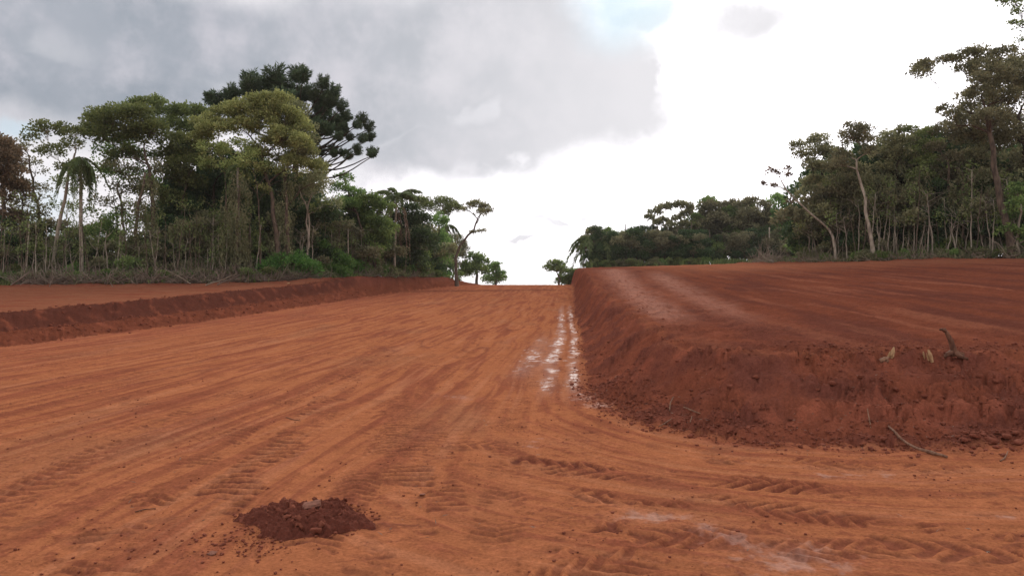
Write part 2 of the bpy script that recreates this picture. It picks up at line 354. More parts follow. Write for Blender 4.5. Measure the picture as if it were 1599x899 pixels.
def bark_mat(name, c1, c2, scale=6):
    m, nt = newmat(name); L = nt.links
    tc = nt.nodes.new('ShaderNodeTexCoord'); mp = nt.nodes.new('ShaderNodeMapping'); L.new(tc.outputs['Object'], mp.inputs[0]); mp.inputs['Scale'].default_value = (1, 1, .35)
    n = nt.nodes.new('ShaderNodeTexNoise'); L.new(mp.outputs[0], n.inputs[0]); n.inputs['Scale'].default_value = scale; n.inputs['Detail'].default_value = 6
    mr = nt.nodes.new('ShaderNodeMapRange'); L.new(n.outputs[0], mr.inputs[0]); mr.inputs[1].default_value = .35; mr.inputs[2].default_value = .65
    mx = nt.nodes.new('ShaderNodeMix'); mx.data_type = 'RGBA'; L.new(mr.outputs[0], mx.inputs[0]); mx.inputs[6].default_value = (*c1, 1); mx.inputs[7].default_value = (*c2, 1)
    pb = nt.nodes.new('ShaderNodeBsdfPrincipled'); L.new(mx.outputs[2], pb.inputs['Base Color']); pb.inputs['Roughness'].default_value = .9; pb.inputs['Specular IOR Level'].default_value = .15
    b = nt.nodes.new('ShaderNodeBump'); L.new(n.outputs[0], b.inputs['Height']); b.inputs['Strength'].default_value = .5; b.inputs['Distance'].default_value = .03; L.new(b.outputs[0], pb.inputs['Normal'])
    o = nt.nodes.new('ShaderNodeOutputMaterial'); L.new(pb.outputs[0], o.inputs[0]); return m
def soil_mat(name, attr=None, base=None, grain=1.0):
    m, nt = newmat(name); L = nt.links
    geo = nt.nodes.new('ShaderNodeNewGeometry')
    pb = nt.nodes.new('ShaderNodeBsdfPrincipled')
    def noise(scale, det, rough=.6):
        n = nt.nodes.new('ShaderNodeTexNoise'); L.new(geo.outputs['Position'], n.inputs[0]); n.inputs['Scale'].default_value = scale; n.inputs['Detail'].default_value = det; n.inputs['Roughness'].default_value = rough; return n.outputs[0]
    def rng_(v, a, b, c, d):
        r = nt.nodes.new('ShaderNodeMapRange'); L.new(v, r.inputs[0])
        for i, w in zip((1, 2, 3, 4), (a, b, c, d)): r.inputs[i].default_value = w
        return r.outputs[0]
    def math_(op, a, b):
        r = nt.nodes.new('ShaderNodeMath'); r.operation = op
        for i, w in enumerate((a, b)):
            if isinstance(w, (int, float)): r.inputs[i].default_value = w
            else: L.new(w, r.inputs[i])
        return r.outputs[0]
    nA = noise(7, 8, .68); nB = noise(38, 6, .7); nC = noise(1.6, 5)
    if attr:
        at = nt.nodes.new('ShaderNodeAttribute'); at.attribute_name = attr; col = at.outputs['Color']
        wa = nt.nodes.new('ShaderNodeAttribute'); wa.attribute_name = 'wet'; wet = wa.outputs['Fac']
        la = nt.nodes.new('ShaderNodeAttribute'); la.attribute_name = 'loose'; loose = la.outputs['Fac']
    else:
        rgb = nt.nodes.new('ShaderNodeRGB'); rgb.outputs[0].default_value = (*base, 1); col = rgb.outputs[0]; wet = None
    v = math_('MULTIPLY', rng_(nA, .3, .7, .82, 1.18), math_('MULTIPLY', rng_(nB, .3, .7, .70, 1.30), rng_(nC, .3, .7, .92, 1.08)))
    sc = nt.nodes.new('ShaderNodeVectorMath'); sc.operation = 'SCALE'; L.new(col, sc.inputs[0]); L.new(v, sc.inputs[3])
    L.new(sc.outputs[0], pb.inputs['Base Color'])
    b = nt.nodes.new('ShaderNodeBump'); b.inputs['Distance'].default_value = .055 * grain
    hgt = math_('ADD', math_('MULTIPLY', nA, .55), math_('MULTIPLY', nB, .28)); L.new(hgt, b.inputs['Height'])
    if wet is not None:
        L.new(rng_(wet, 0, 1, .95, .30), pb.inputs['Roughness'])
        L.new(rng_(wet, .08, 1, .0, .25), pb.inputs['Specular IOR Level'])
        L.new(math_('MULTIPLY', rng_(wet, 0, .8, 1, 0), rng_(loose, 0, 1, .55, 1.0)), b.inputs['Strength'])
    else:
        pb.inputs['Roughness'].default_value = .95; pb.inputs['Specular IOR Level'].default_value = .03; b.inputs['Strength'].default_value = .9
    L.new(b.outputs[0], pb.inputs['Normal'])
    o = nt.nodes.new('ShaderNodeOutputMaterial'); L.new(pb.outputs[0], o.inputs[0]); return m
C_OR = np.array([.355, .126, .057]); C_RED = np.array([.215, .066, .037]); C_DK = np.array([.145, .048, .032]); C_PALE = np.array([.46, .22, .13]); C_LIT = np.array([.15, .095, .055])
M_GROUND = soil_mat('red_earth', 'soil'); M_CLOD = soil_mat('dark_loose_earth', None, (.215, .070, .043)); M_HEAP = soil_mat('moist_dark_soil', None, (.140, .043, .028)); M_STONE = soil_mat('pale_clay_stone', None, (.25, .115, .08), .4)
M = {
 'green': leaf_mat('leaf_mid_green', (.080, .145, .045), (.270, .380, .105)),
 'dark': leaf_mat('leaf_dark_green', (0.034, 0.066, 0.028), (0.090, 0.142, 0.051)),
 'yellow': leaf_mat('leaf_yellow_green', (.165, .205, .055), (.520, .560, .210)),
 'olive': leaf_mat('leaf_olive', (.085, .125, .040), (.270, .320, .105)),
 'bright': leaf_mat('leaf_fresh_green', (.065, .150, .030), (.170, .300, .070)),
 'rust': leaf_mat('leaf_rusty', (.095, .070, .045), (.240, .160, .100)),
 'umber': leaf_mat('leaf_brownish_green', (.105, .110, .060), (.330, .310, .160)),
 'pine': leaf_mat('pine_needles', (.040, .070, .036), (.130, .180, .085), .15),
 'vine': leaf_mat('vine_leaves', (.110, .125, .055), (.350, .345, .175)),
 'palm': leaf_mat('palm_fronds', (.10, .14, .05), (.20, .25, .09)),
 'deadfrond': leaf_mat('dead_frond', (.14, .09, .06), (.24, .16, .11), .2),
 'straw': leaf_mat('dead_stalks', (.16, .115, .08), (.34, .26, .19), .1),
 'bark': bark_mat('bark_brown', (.07, .05, .038), (.17, .125, .09)),
 'pale': bark_mat('bark_pale', (.22, .18, .14), (.46, .39, .30)),
 'darkbark': bark_mat('bark_dark', (.035, .026, .02), (.09, .066, .05)),
 'root': bark_mat('root_wood', (.13, .065, .042), (.28, .155, .095), 30),
 'split': bark_mat('split_wood', (.30, .17, .085), (.52, .34, .18), 25),
 'stump': bark_mat('old_stump_wood', (.09, .042, .028), (.19, .09, .055), 25),
}

# ------------------------------------------------------------------ the ground sheet (finer near the camera)
def build_ground():
    r = [.25]
    while r[-1] < 2.8: r.append(r[-1] * 1.12)
    while r[-1] < 1800:
        q = r[-1]; step = np.interp(q, [2.8, 3.6, 4.5, 8, 20, 60, 120, 400, 1500], [.03, .0042, .0030, .0034, .0055, .0085, .03, .1, .3]); r.append(q * (1 + step))
    r = np.array(r)
    fwd = np.linspace(-37, 37, 860); side = np.concatenate([np.linspace(39, 321, 70)])
    th = np.radians(np.concatenate([fwd, side])); nt_ = len(th)
    X = (r[:, None] * np.sin(th)[None]).ravel(); Y = (r[:, None] * np.cos(th)[None]).ravel()
    X = np.append(X, 0.); Y = np.append(Y, 0.)
    Z, a = terrain(X, Y, True)
    n = len(r); i = np.arange(n - 1)[:, None] * nt_; j = np.arange(nt_)[None]; k = (j + 1) % nt_
    Q = np.stack([i + j, i + j + nt_, i + k + nt_, i + k], -1).reshape(-1, 4)
    T = np.stack([np.full(nt_, n * nt_), np.arange(nt_), (np.arange(nt_) + 1) % nt_], -1)
    # colours of the soil, with some relief shade and wet sheen painted in
    def mix(A, B, t): return A + (B - A) * np.clip(t, 0, 1)[:, None]
    c = np.tile(C_OR, (len(X), 1)) * (1 + .10 * a['fr'])[:, None]
    red = sst(a['st'] + .25 * a['fine'] + .35 * a['fr'], .02, .28)
    c = mix(c, C_RED * 1.1, red * .75)
    tgrey = sst(fbm(X * .5 + 40, Y * .2, 4, 120), .12, .5); c = mix(c, np.array([.27, .115, .062]), tgrey * .55)
    # the ground darkens in colour toward the left terrace and far road where moist soil was spread
    moist = sst(a['dl'], -7, -.3) * .75 + .35 * sst(Y, 30, 60)
    c = mix(c, C_RED * 1.25, moist * (.45 + .55 * sst(a['st'], -.25, .25)))
    c = mix(c, C_OR * 1.08, a['prm'] * .6); c = mix(c, C_DK * 1.05, a['prm'] * (.06 + .94 * sst(1 - a['pr'] / np.maximum(a['prm'], .05), .35, .8)))  # cleat troughs painted dark to stand in for weak relief shade
    c = mix(c, C_DK * 1.25, a['ridge'] * .6); c = mix(c, C_DK * .8, a['ledge'] * .85)
    sharp = sst(a['st2'] + .12 * a['fine'], .06, .22) * sst(fbm(X * .3 + 5, Y * .18, 3, 127), -.3, .15); c = mix(c, C_RED * 1.02, sharp * .60)
    pale = sst(-a['st2'] + .1 * a['fine'], .10, .30); c = mix(c, np.array([.42, .17, .088]), pale * .42)
    c = mix(c, C_RED * .95, sst(a['fl1'] + .10 * a['st2'], .14, .28) * (.06 + .62 * a['fl2'] * (1 - .5 * pale)))
    thin = sst(np.abs(fbm(X * 1.2 + .4 * a['fine'], Y * 3.4, 3, 125)), .035, .0) * sst(fbm(X * .8, Y * .8, 2, 126), .0, .3); c = mix(c, C_DK * 1.1, thin * .65)
    rub = sst(fbm(X * 2.2, Y * 2.2, 4, 130), .12, .42) * sst(fbm(X * .45, Y * .45, 2, 131), -.05, .3) * (1 - sst(Y, 9, 16))
    c = mix(c, np.array([.20, .075, .042]), rub * .6)
    fld = mix(np.tile(C_RED * .76, (len(X), 1)), C_DK * .82, sst(fbm(a['tA'] * 1.1, Y * .12, 4, 140), -.15, .3))
    lt = sst(fbm(a['tA'] * 1.6 + 7, Y * .10, 4, 141), .05, .42) * (1 - .3 * sst(Y, 30, 60))
    fld = mix(fld, np.array([.27, .098, .056]), lt * .5); fld = mix(fld, C_DK * .9, sst(a['fl1'], .1, .35) * .5)
    fld = mix(fld, np.array([.36, .135, .07]), sst(Y, 36, 52) * .55 * sst(X, 8, 16))
    pink = np.exp(-((X - (2.9 + .10 * (Y - 10) + .3 * a['b1'])) / (.25 + .012 * Y)) ** 2) * sst(Y, 14, 20) * (1 - sst(Y, 60, 75))
    pink = np.maximum(pink, .6 * np.exp(-((X - (4.1 + .13 * (Y - 10) + .3 * a['b1'])) / (.2 + .012 * Y)) ** 2) * sst(Y, 12, 20) * (1 - sst(Y, 40, 60)))
    fld = mix(fld, np.array([.40, .20, .145]), pink * .9 * sst(a['fine'], -.7, .1))
    c = c * (1 - a['field'])[:, None] + fld * a['field'][:, None]
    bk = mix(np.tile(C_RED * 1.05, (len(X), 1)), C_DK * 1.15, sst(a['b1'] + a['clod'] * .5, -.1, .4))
    bk = mix(bk, C_DK * .70, sst(.22 - a['clod'] , .0, .16) * a['patch'] * .7)  # shade in the crevices between clods painted into the colour
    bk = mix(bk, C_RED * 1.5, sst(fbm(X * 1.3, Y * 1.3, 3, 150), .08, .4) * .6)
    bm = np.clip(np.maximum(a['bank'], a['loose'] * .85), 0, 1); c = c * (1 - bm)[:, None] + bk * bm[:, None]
    lb = mix(np.tile(C_RED * .72, (len(X), 1)), C_DK * .66, sst(a['dl'], 1.0, 1.5)); lb = mix(lb, C_RED * 1.2, sst(fbm(X * 1.5, Y * 1.5, 3, 155), .1, .4) * .6)
    c = c * (1 - a['lbank'])[:, None] + lb * np.asarray(a['lbank'])[:, None]
    pl = mix(np.tile(np.array([.235, .088, .048]), (len(X), 1)), C_RED, sst(fbm(X * .4, Y * .9, 4, 160), -.1, .35))
    c = c * (1 - a['lplat'])[:, None] + pl * a['lplat'][:, None]
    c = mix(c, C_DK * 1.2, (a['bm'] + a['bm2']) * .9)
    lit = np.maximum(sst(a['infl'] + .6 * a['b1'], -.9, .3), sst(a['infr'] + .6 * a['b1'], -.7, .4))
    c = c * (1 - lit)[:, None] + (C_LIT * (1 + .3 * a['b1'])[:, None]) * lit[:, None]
    c = mix(c, np.array([.30, .13, .085]), a['damp'] * .45)
    c = mix(c, np.array([.37, .205, .16]), np.clip(a['wet'] * 1.4, 0, .8))  # wet patches paler: part of the sky sheen is put into the colour
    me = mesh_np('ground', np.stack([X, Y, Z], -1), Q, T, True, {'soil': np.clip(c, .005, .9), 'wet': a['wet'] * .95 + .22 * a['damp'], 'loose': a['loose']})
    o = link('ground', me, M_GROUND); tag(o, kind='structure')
build_ground()



# ------------------------------------------------------------------ trees
def edge_pt(line, px):
    """the point on a wood's edge seen at picture column px"""
    P = np.array(line); k = (px - CX) / F; s = P[:, 0] - k * P[:, 1]
    for i in range(len(s) - 1):
        if s[i] * s[i + 1] <= 0 and s[i] != s[i + 1]:
            t = s[i] / (s[i] - s[i + 1]); return P[i] * (1 - t) + P[i + 1] * t
    return None
def behind(px, D):
    """no trunk stands in front of the edge of its wood"""
    if D > 95: return D
    e = edge_pt(FORL if px < 760 else FORR, px)
    return D if e is None else max(D, e[1] + .4)
LEAFK = 8.0; TONE = {}
def crown(mb, blobs, size, dens=1.0, style='tree', puff=.42):
    """blobs: list of (centre xyz, radii xyz); leaves grow in small tufts on lumpy shells, leaving gaps; returns tuft centres"""
    tufts = []; size = size * 1.08
    for c, r in blobs:
        c = np.array(c, float); r = np.array(r, float)
        rp = puff * (r[0] * r[1] * r[2]) ** (1 / 3) * .9 + .12
        area = (r[0] * r[1] + r[0] * r[2] + r[1] * r[2]) / 3 * 4 * math.pi
        n = int(max(6, dens * .95 * area / (rp * rp * 1.6)))
        d = rng.normal(size=(n, 3)); d /= np.linalg.norm(d, axis=1, keepdims=True)
        if style == 'flat': d[:, 2] = np.abs(d[:, 2]) * 1.0 - .15
        elif style != 'drape': d[:, 2] = np.where(d[:, 2] < -.35, -d[:, 2], d[:, 2])
        rad = rng.uniform(.55, 1.08, (n, 1)) ** .8
        tc = c + d * rad * r
        for p, dd in zip(tc, d):
            k = rp * rng.uniform(.55, 1.25)
            m = int(max(12, dens * LEAFK * k * k / (size * size) * rng.uniform(.7, 1.3)))
            q = rng.normal(size=(m, 3)); q /= np.linalg.norm(q, axis=1, keepdims=True)
            q = q * (rng.uniform(0, 1, (m, 1)) ** .45)
            if style == 'drape':
                P = p + q * k * np.array([.55, .55, 1.9]); D = np.tile([0, 0, -1.], (m, 1)); lay = .45
            else:
                P = p + q * k * np.array([1, 1, .72]); D = q * .8 + dd * .3 + np.array([0, 0, .25]); lay = .55
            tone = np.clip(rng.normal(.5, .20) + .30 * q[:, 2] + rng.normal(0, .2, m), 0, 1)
            mb.leaves(P, size, D, .72 if style != 'drape' else .45, tone, lay)
            tufts.append(p)
    return tufts
def wiggle(a, b, n, amp):
    t = np.linspace(0, 1, n)[:, None]; P = np.array(a) * (1 - t) + np.array(b) * t
    o = np.cumsum(rng.normal(size=(n, 3)), 0); o -= o[0] * (1 - t) + o[-1] * t
    return P + o * amp * np.array([1, 1, .4])
def W(px, py, D): return np.array([(px - CX) / F * D, D, EYE + (HY - py) / F * D])
def wood(mb_t, mb_b, trunk, r0, blobs, tufts, fork=.45, limb_r=.4, twigs=.5):
    """trunk: list of local points; limbs leave it and reach for every blob, twigs for the tufts"""
    T = np.array(trunk, float); n = 10; limb_r = limb_r * min(1., 2.1 / math.sqrt(len(blobs)))
    s = np.linspace(0, len(T) - 1, n); P = np.stack([np.interp(s, np.arange(len(T)), T[:, k]) for k in range(3)], 1)
    P[1:-1] += rng.normal(size=(n - 2, 3)) * .05
    rr = r0 * np.linspace(1, .38, n); rr[0] *= 1.35
    mb_t.tube(P, rr, 8, .5)
    ends = []; nodes = [(P[k], r0 * .55 * (1 - .04 * k)) for k in range(max(1, int(fork * n)), n)]
    order = sorted(range(len(blobs)), key=lambda k: np.linalg.norm(np.array(blobs[k][0]) - P[-1]))
    for k in order:
        c, r = np.array(blobs[k][0]), np.array(blobs[k][1]); e = c + np.array([0, 0, -.25 * r[2]])
        best = min(nodes, key=lambda q: np.linalg.norm(e - q[0]) + 1.6 * max(0, q[0][2] - e[2] + .35 * np.linalg.norm(e[:2] - q[0][:2])))
        a, ra = best; dist = np.linalg.norm(e - a); ra = min(ra * .85, r0 * .42); re_ = max(ra * .42, .012)
        L = wiggle(a, e, 8, .035 * dist); L[1:-1, 2] += .10 * dist * np.sin(np.linspace(0, math.pi, 8))[1:-1]
        mb_b.tube(L, np.linspace(ra, re_, 8), 5, .5); ends.append((L, r))
        for q in (3, 5, 7): nodes.append((L[q], ra + (re_ - ra) * q / 7))
    for p in tufts:
        if rng.random() > twigs: continue
        L, _ = min(ends, key=lambda q: np.linalg.norm(q[0][-1] - p)); a = L[rng.integers(3, 7)]
        mb_b.tube(wiggle(a, p, 4, .03), r0 * limb_r * np.array([.20, .15, .10, .05]), 3, .5)
def tree(label, mat, base, D, trunk, blobs, size=.14, dens=1.0, style='tree', r0=.16, bark='bark', group=None, name='tree', depth=1.0, fork=.4, twigs=.5, cat='tree', puff=.42, extra=None):
    """base: px on the picture; trunk: [(px,py)...]; blobs: [(px,py,rx,ry[,dy])]: all turned to metres at distance D and built there in depth"""
    D = behind(base, D); x0 = (base - CX) / F * D; z0 = gz(x0, D) - .05; O = np.array([x0, D, z0]); s = D / F
    tr = [np.zeros(3)] + [W(*p, D) - O + np.array([0, rng.normal() * .15, 0]) for p in trunk]
    bl = []
    for b in blobs:
        px, py, rx, ry = b[:4]; dy = b[4] if len(b) > 4 else rng.normal() * .6
        bl.append((W(px, py, D) - O + np.array([0, dy, 0]), (rx * s, rx * s * depth, ry * s)))
    root = thing(name, O, label, cat, group)
    mt, mb, ml = MB(), MB(), MB()
    tf = crown(ml, bl, size, dens, style, puff)
    wood(mt, mb, tr, r0, bl, tf, fork, twigs=twigs)
    link('trunk', mt.mesh('trunk'), M[bark], root)
    if mb.n: link('branches', mb.mesh('branches'), M[bark], root)
    tag(link('crown', ml.mesh('crown', False), M[mat], root), kind='stuff')
    return root

# fronds -----------------------------------------------------------
def frond_mesh(name, length, droop, rise, nleaf=44, lw=.55):
    mb = MB(); t = np.linspace(0, 1, 12)
    P = np.stack([length * (t - .18 * droop * t ** 2), 0 * t, length * (rise * t - droop * t ** 2)], 1)
    mb.tube(P, .028 * np.linspace(1, .25, 12), 4, .7)
    tt = np.linspace(.14, 1, nleaf); B = np.stack([np.interp(tt, t, P[:, k]) for k in range(3)], 1)
    for s in (-1, 1):
        d = np.tile([.45, s * .8, -.35 - .5 * droop], (nleaf, 1)); L = lw * np.sin(np.clip(tt, .05, .97) * math.pi) ** .5
        for b, dd, l in zip(B, d, L): mb.leaves(b[None], max(l, .12), dd[None], .26, None, .14)
    return mb.mesh(name, False)
FR_UP = frond_mesh('frond', 2.2, .75, .75); FR_OUT = frond_mesh('frond', 2.2, 1.25, .45); FR_DOWN = frond_mesh('frond', 2.0, 1.75, .1); FR_DEAD = frond_mesh('dead_frond', 1.9, 2.6, -.1, 26, .4)
for f_, m_ in ((FR_UP, 'palm'), (FR_OUT, 'palm'), (FR_DOWN, 'palm'), (FR_DEAD, 'deadfrond')): f_.materials.append(M[m_])
def palm(label, px, D, top, sc, n=11, dead=4, lean=0, r0=.11, group=None, kinds=(0, 1, 2)):
    D = behind(px, D); x0 = (px - CX) / F * D; z0 = gz(x0, D) - .05; O = np.array([x0, D, z0]); T = W(px + lean, top, D) - O
    root = thing('palm_tree', O, label, 'palm', group); mt = MB()
    P = wiggle((0, 0, 0), T, 12, .02); mt.tube(P, r0 * np.linspace(1.25, .8, 12), 8); link('trunk', mt.mesh('trunk'), M['pale'], root)
    ms = [FR_UP, FR_OUT, FR_DOWN]
    for i in range(n):
        o = bpy.data.objects.new('frond', ms[kinds[i % len(kinds)]]); COL.objects.link(o); o.parent = root
        o.location = T; o.rotation_euler = (rng.normal() * .15, rng.normal() * .15, i * 2.4 + rng.normal() * .3); k = sc * rng.uniform(.85, 1.15); o.scale = (k, k, k)
    for i in range(dead):
        o = bpy.data.objects.new('dead_frond', FR_DEAD); COL.objects.link(o); o.parent = root; o['label'] = 'brown dead frond hanging against the trunk'
        o.location = T - np.array([0, 0, .15 + .1 * i]); o.rotation_euler = (rng.normal() * .1, .1 * rng.normal(), i * 2.1 + rng.normal() * .4); k = sc * rng.uniform(.7, 1.1); o.scale = (k, k, k)
    return root

# parana pine ------------------------------------------------------
def tuft_mesh(seed):
    mb = MB(); n = 420
    d = rng.normal(size=(n, 3)); d /= np.linalg.norm(d, axis=1, keepdims=True); d[:, 2] = np.where(d[:, 2] < -.3, -d[:, 2], d[:, 2])
    ang = np.linspace(0, 2 * math.pi, 9)[:-1]; fing = [np.array([math.cos(a) * .5, math.sin(a) * .5, .25 + .3 * rng.random()]) for a in ang] + [np.array([0, 0, .75]), np.array([.2, .1, .6])]
    for f in fing:                                         # finger-like twigs packed with needles
        mb.tube(wiggle((0, 0, -.35), f, 4, .02), [.035, .03, .02, .012], 3, .2)
        t = rng.uniform(.2, 1.05, (95, 1)); P = np.array([0, 0, -.35]) * (1 - t) + f * t
        q = rng.normal(size=(95, 3)); q /= np.linalg.norm(q, axis=1, keepdims=True)
        mb.leaves(P + q * .05, .26, q + f * .9, .22, np.clip(.45 + .35 * q[:, 2] + rng.normal(0, .15, 95), 0, 1), .2)
    return mb.mesh('needle_tuft', False)
TUFTS = [tuft_mesh(i) for i in range(3)]
for t_ in TUFTS: t_.materials.append(M['pine'])
def araucaria():
    D = 60; px = 462; x0 = (px - CX) / F * D; z0 = gz(x0, D) - .1; O = np.array([x0, D, z0]); s = D / F
    root = thing('parana_pine', O, 'tallest tree left of the road, dark umbrella pine with round needle tufts on bare branches', 'pine tree')
    top = W(462, 168, D) - O; mt = MB(); P = wiggle((0, 0, 0), top, 14, .03); mt.tube(P, .34 * np.linspace(1.2, .4, 14), 10); link('trunk', mt.mesh('trunk'), M['darkbark'], root)
    T = [(330, 154, 14), (318, 148, 8), (350, 152, 12), (372, 133, 15), (388, 128, 16), (362, 147, 13), (400, 142, 14), (430, 124, 19), (415, 136, 14), (446, 136, 14), (470, 126, 14), (483, 133, 13),
         (462, 150, 15), (495, 146, 13), (509, 150, 12), (526, 150, 11), (520, 166, 13), (536, 172, 10), (500, 172, 15), (530, 190, 12), (512, 192, 13), (522, 212, 11), (505, 208, 12), (541, 203, 9), (485, 190, 14), (470, 175, 15), (440, 165, 15),
         (492, 222, 11), (566, 188, 9), (573, 197, 9), (571, 209, 9), (568, 220, 8), (578, 236, 9), (583, 243, 7), (563, 238, 7), (548, 246, 8), (535, 240, 7), (552, 233, 7), (538, 222, 8), (516, 232, 8), (488, 160, 14), (518, 180, 12), (525, 200, 11), (500, 160, 13), (540, 185, 10), (478, 145, 13), (455, 140, 13), (498, 200, 12), (515, 142, 11), (410, 165, 14), (390, 160, 13), (480, 235, 10), (500, 238, 8), (558, 198, 8), (545, 215, 7), (524, 243, 7)]
    for i, (tx, ty, r) in enumerate(T):
        dy = rng.normal() * 1.6 if r > 10 else rng.normal() * .7
        e = W(tx, ty, D) - O + np.array([0, dy, 0])
        drop = .45 * abs(tx - 462) * s * .6 + 1.2
        hz = max(e[2] - drop * (.6 if ty < 180 else .25), z0 * 0 + 6.0); hz = min(hz, top[2] * .97)
        k = np.interp(hz, P[:, 2], np.arange(len(P))); a = P[min(int(k), len(P) - 1)]
        t = np.linspace(0, 1, 9)[:, None]; B = a * (1 - t) + e * t; sag = np.array([0, 0, -1.]) * np.sin(t * math.pi) * .16 * np.linalg.norm(e - a)
        B = B + sag + rng.normal(size=B.shape) * .03 * np.sin(t * math.pi); B[-1] = e - np.array([0, 0, r * s * .3])
        mb = MB(); mb.tube(B, (.10 if abs(tx - 462) > 40 else .075) * np.linspace(1, .3, 9), 5)
        br = link('branch', mb.mesh('branch'), M['darkbark'], root)
        o = bpy.data.objects.new('needle_tuft', TUFTS[i % 3]); COL.objects.link(o); o.parent = br; o.location = e
        d = B[-1] - B[-3]; o.rotation_euler = (rng.normal() * .3, rng.normal() * .3 + (.5 if tx > 540 else 0), rng.random() * 6); q = 1.14 * r * s / .66; o.scale = (q, q, q)
araucaria()

# ---- left wood, named trees
tree('rusty brown leaved tree at the far left edge, cut by the photo frame', 'rust', 2, 51, [(6, 390), (10, 320), (4, 270)], [(2, 236, 30, 22), (22, 262, 22, 26), (-12, 285, 34, 34), (22, 300, 18, 20), (2, 340, 22, 16), (-22, 240, 26, 30)], r0=.2)
tree('slender forked tree with flat thin crown and see-through branches at far left', 'olive', 78, 50, [(84, 380), (96, 320), (110, 270), (118, 240)],
     [(56, 205, 18, 8), (76, 199, 22, 9), (100, 200, 24, 9), (122, 210, 20, 10), (45, 213, 9, 6), (70, 235, 20, 20), (98, 262, 14, 14), (128, 232, 16, 14)], dens=.62, style='flat', r0=.15, bark='pale', fork=.3, puff=.36, twigs=.9)
tree('thin leaning dark stemmed tree between the rusty tree and the flat crowned tree', 'umber', 70, 53, [(64, 360), (56, 300), (48, 245)], [(48, 262, 16, 18), (60, 300, 16, 14), (42, 230, 14, 14), (66, 330, 16, 12)], dens=.5, r0=.13, twigs=.9)
tree('broad two-stemmed tree with olive crown left of the dark pine mass', 'olive', 238, 53, [(238, 370), (240, 310), (232, 265), (225, 235)],
     [(160, 192, 20, 12), (188, 192, 34, 18), (222, 186, 32, 16), (175, 215, 34, 18), (212, 212, 34, 18), (150, 210, 16, 12), (244, 205, 18, 14), (196, 243, 22, 14)], dens=.9, r0=.2, fork=.35, twigs=.8)
tree('dark flat topped tree behind the olive crown, highest left of the yellow-green tree', 'olive', 262, 58, [(256, 350), (258, 280), (280, 225)],
     [(238, 166, 22, 10), (262, 176, 30, 10), (292, 173, 26, 9), (315, 180, 20, 9), (160, 185, 16, 9), (275, 196, 28, 12), (305, 200, 24, 12), (248, 160, 14, 8), (212, 170, 18, 10)], dens=.85, style='flat', r0=.24, bark='darkbark', twigs=.9)
tree('yellow-green feathery round crown in front of the dark pine', 'yellow', 436, 52, [(432, 380), (428, 320), (414, 270), (400, 225)],
     [(432, 162, 28, 14), (408, 166, 30, 14), (380, 174, 30, 15), (350, 180, 26, 14), (322, 194, 22, 14), (310, 216, 20, 12), (345, 205, 28, 14), (378, 200, 26, 14), (412, 192, 30, 16), (445, 185, 26, 18), (466, 198, 18, 20),
      (452, 218, 26, 18), (425, 226, 26, 16), (475, 232, 20, 18), (398, 240, 22, 10), (340, 232, 18, 8), (490, 262, 16, 16), (462, 256, 22, 14)], size=.13, dens=.95, r0=.2, fork=.25, twigs=.6, style='tree', puff=.36)
tree('grey-green drooping side crown at the right flank of the yellow-green tree', 'vine', 480, 51, [(482, 380), (478, 330), (486, 300)], [(484, 285, 20, 14), (500, 262, 14, 10), (470, 300, 18, 14), (498, 300, 18, 12), (512, 318, 14, 12)], dens=.6, r0=.1, bark='pale', twigs=.9)
tree('loose hanging foliage tree under the broad olive crown at the left', 'umber', 192, 52.5, [(192, 380), (190, 330), (186, 290)], [(170, 262, 18, 16), (200, 268, 20, 16), (150, 285, 16, 14), (218, 290, 18, 14), (185, 300, 20, 14), (165, 320, 18, 14), (250, 265, 12, 14), (205, 330, 20, 14)], size=.14, dens=.5, r0=.12, twigs=.9)
tree('thin crowned tree filling the gap between the rusty tree and the shaggy palm', 'olive', 102, 54, [(104, 370), (108, 330)], [(88, 285, 16, 12), (112, 300, 14, 12), (95, 325, 20, 14), (60, 345, 20, 12), (125, 335, 16, 14), (110, 360, 22, 12)], size=.14, dens=.42, r0=.08, twigs=1, bark='pale')
tree('feathery yellow-green tree below the round crown, showing between the vine wrapped trunks', 'yellow', 408, 51.6, [(408, 390), (406, 330), (404, 290)], [(398, 262, 18, 12), (420, 270, 16, 12), (385, 285, 16, 12), (408, 300, 16, 12), (350, 262, 16, 10), (328, 250, 16, 10), (465, 275, 16, 12)], size=.13, dens=.42, r0=.08, twigs=.8)
tree('round olive tree filling the wood between the broad olive crown and the yellow-green tree', 'olive', 285, 55, [(285, 380), (286, 320), (290, 280)], [(272, 222, 24, 16), (300, 228, 22, 16), (258, 240, 22, 16), (285, 250, 26, 18), (310, 262, 22, 18), (262, 275, 22, 18), (292, 285, 24, 18), (250, 305, 20, 18), (275, 318, 24, 18)], size=.15, dens=.8, r0=.14, twigs=.5)
tree('leafy mid green tree below the broad olive crown, its foliage reaching the ground', 'green', 180, 54, [(180, 390), (182, 330)], [(165, 240, 20, 14), (182, 225, 24, 14), (210, 245, 22, 16), (178, 275, 20, 16), (222, 275, 18, 16), (150, 262, 16, 14), (240, 290, 16, 16), (195, 345, 24, 18), (160, 370, 24, 18), (225, 350, 22, 18), (140, 395, 20, 14), (190, 395, 26, 16)], size=.15, dens=.62, r0=.12, twigs=.6)
tree('greyish green rounded dome forming the right half of the yellow-green crown', 'vine', 452, 53, [(450, 380), (448, 320), (444, 260)], [(440, 158, 22, 13), (458, 175, 20, 14), (470, 195, 18, 16), (452, 200, 24, 16), (478, 220, 16, 16), (462, 230, 22, 16), (436, 215, 22, 14), (480, 248, 18, 14), (448, 250, 22, 14), (500, 285, 16, 14)], size=.13, dens=.75, r0=.14, twigs=.5)
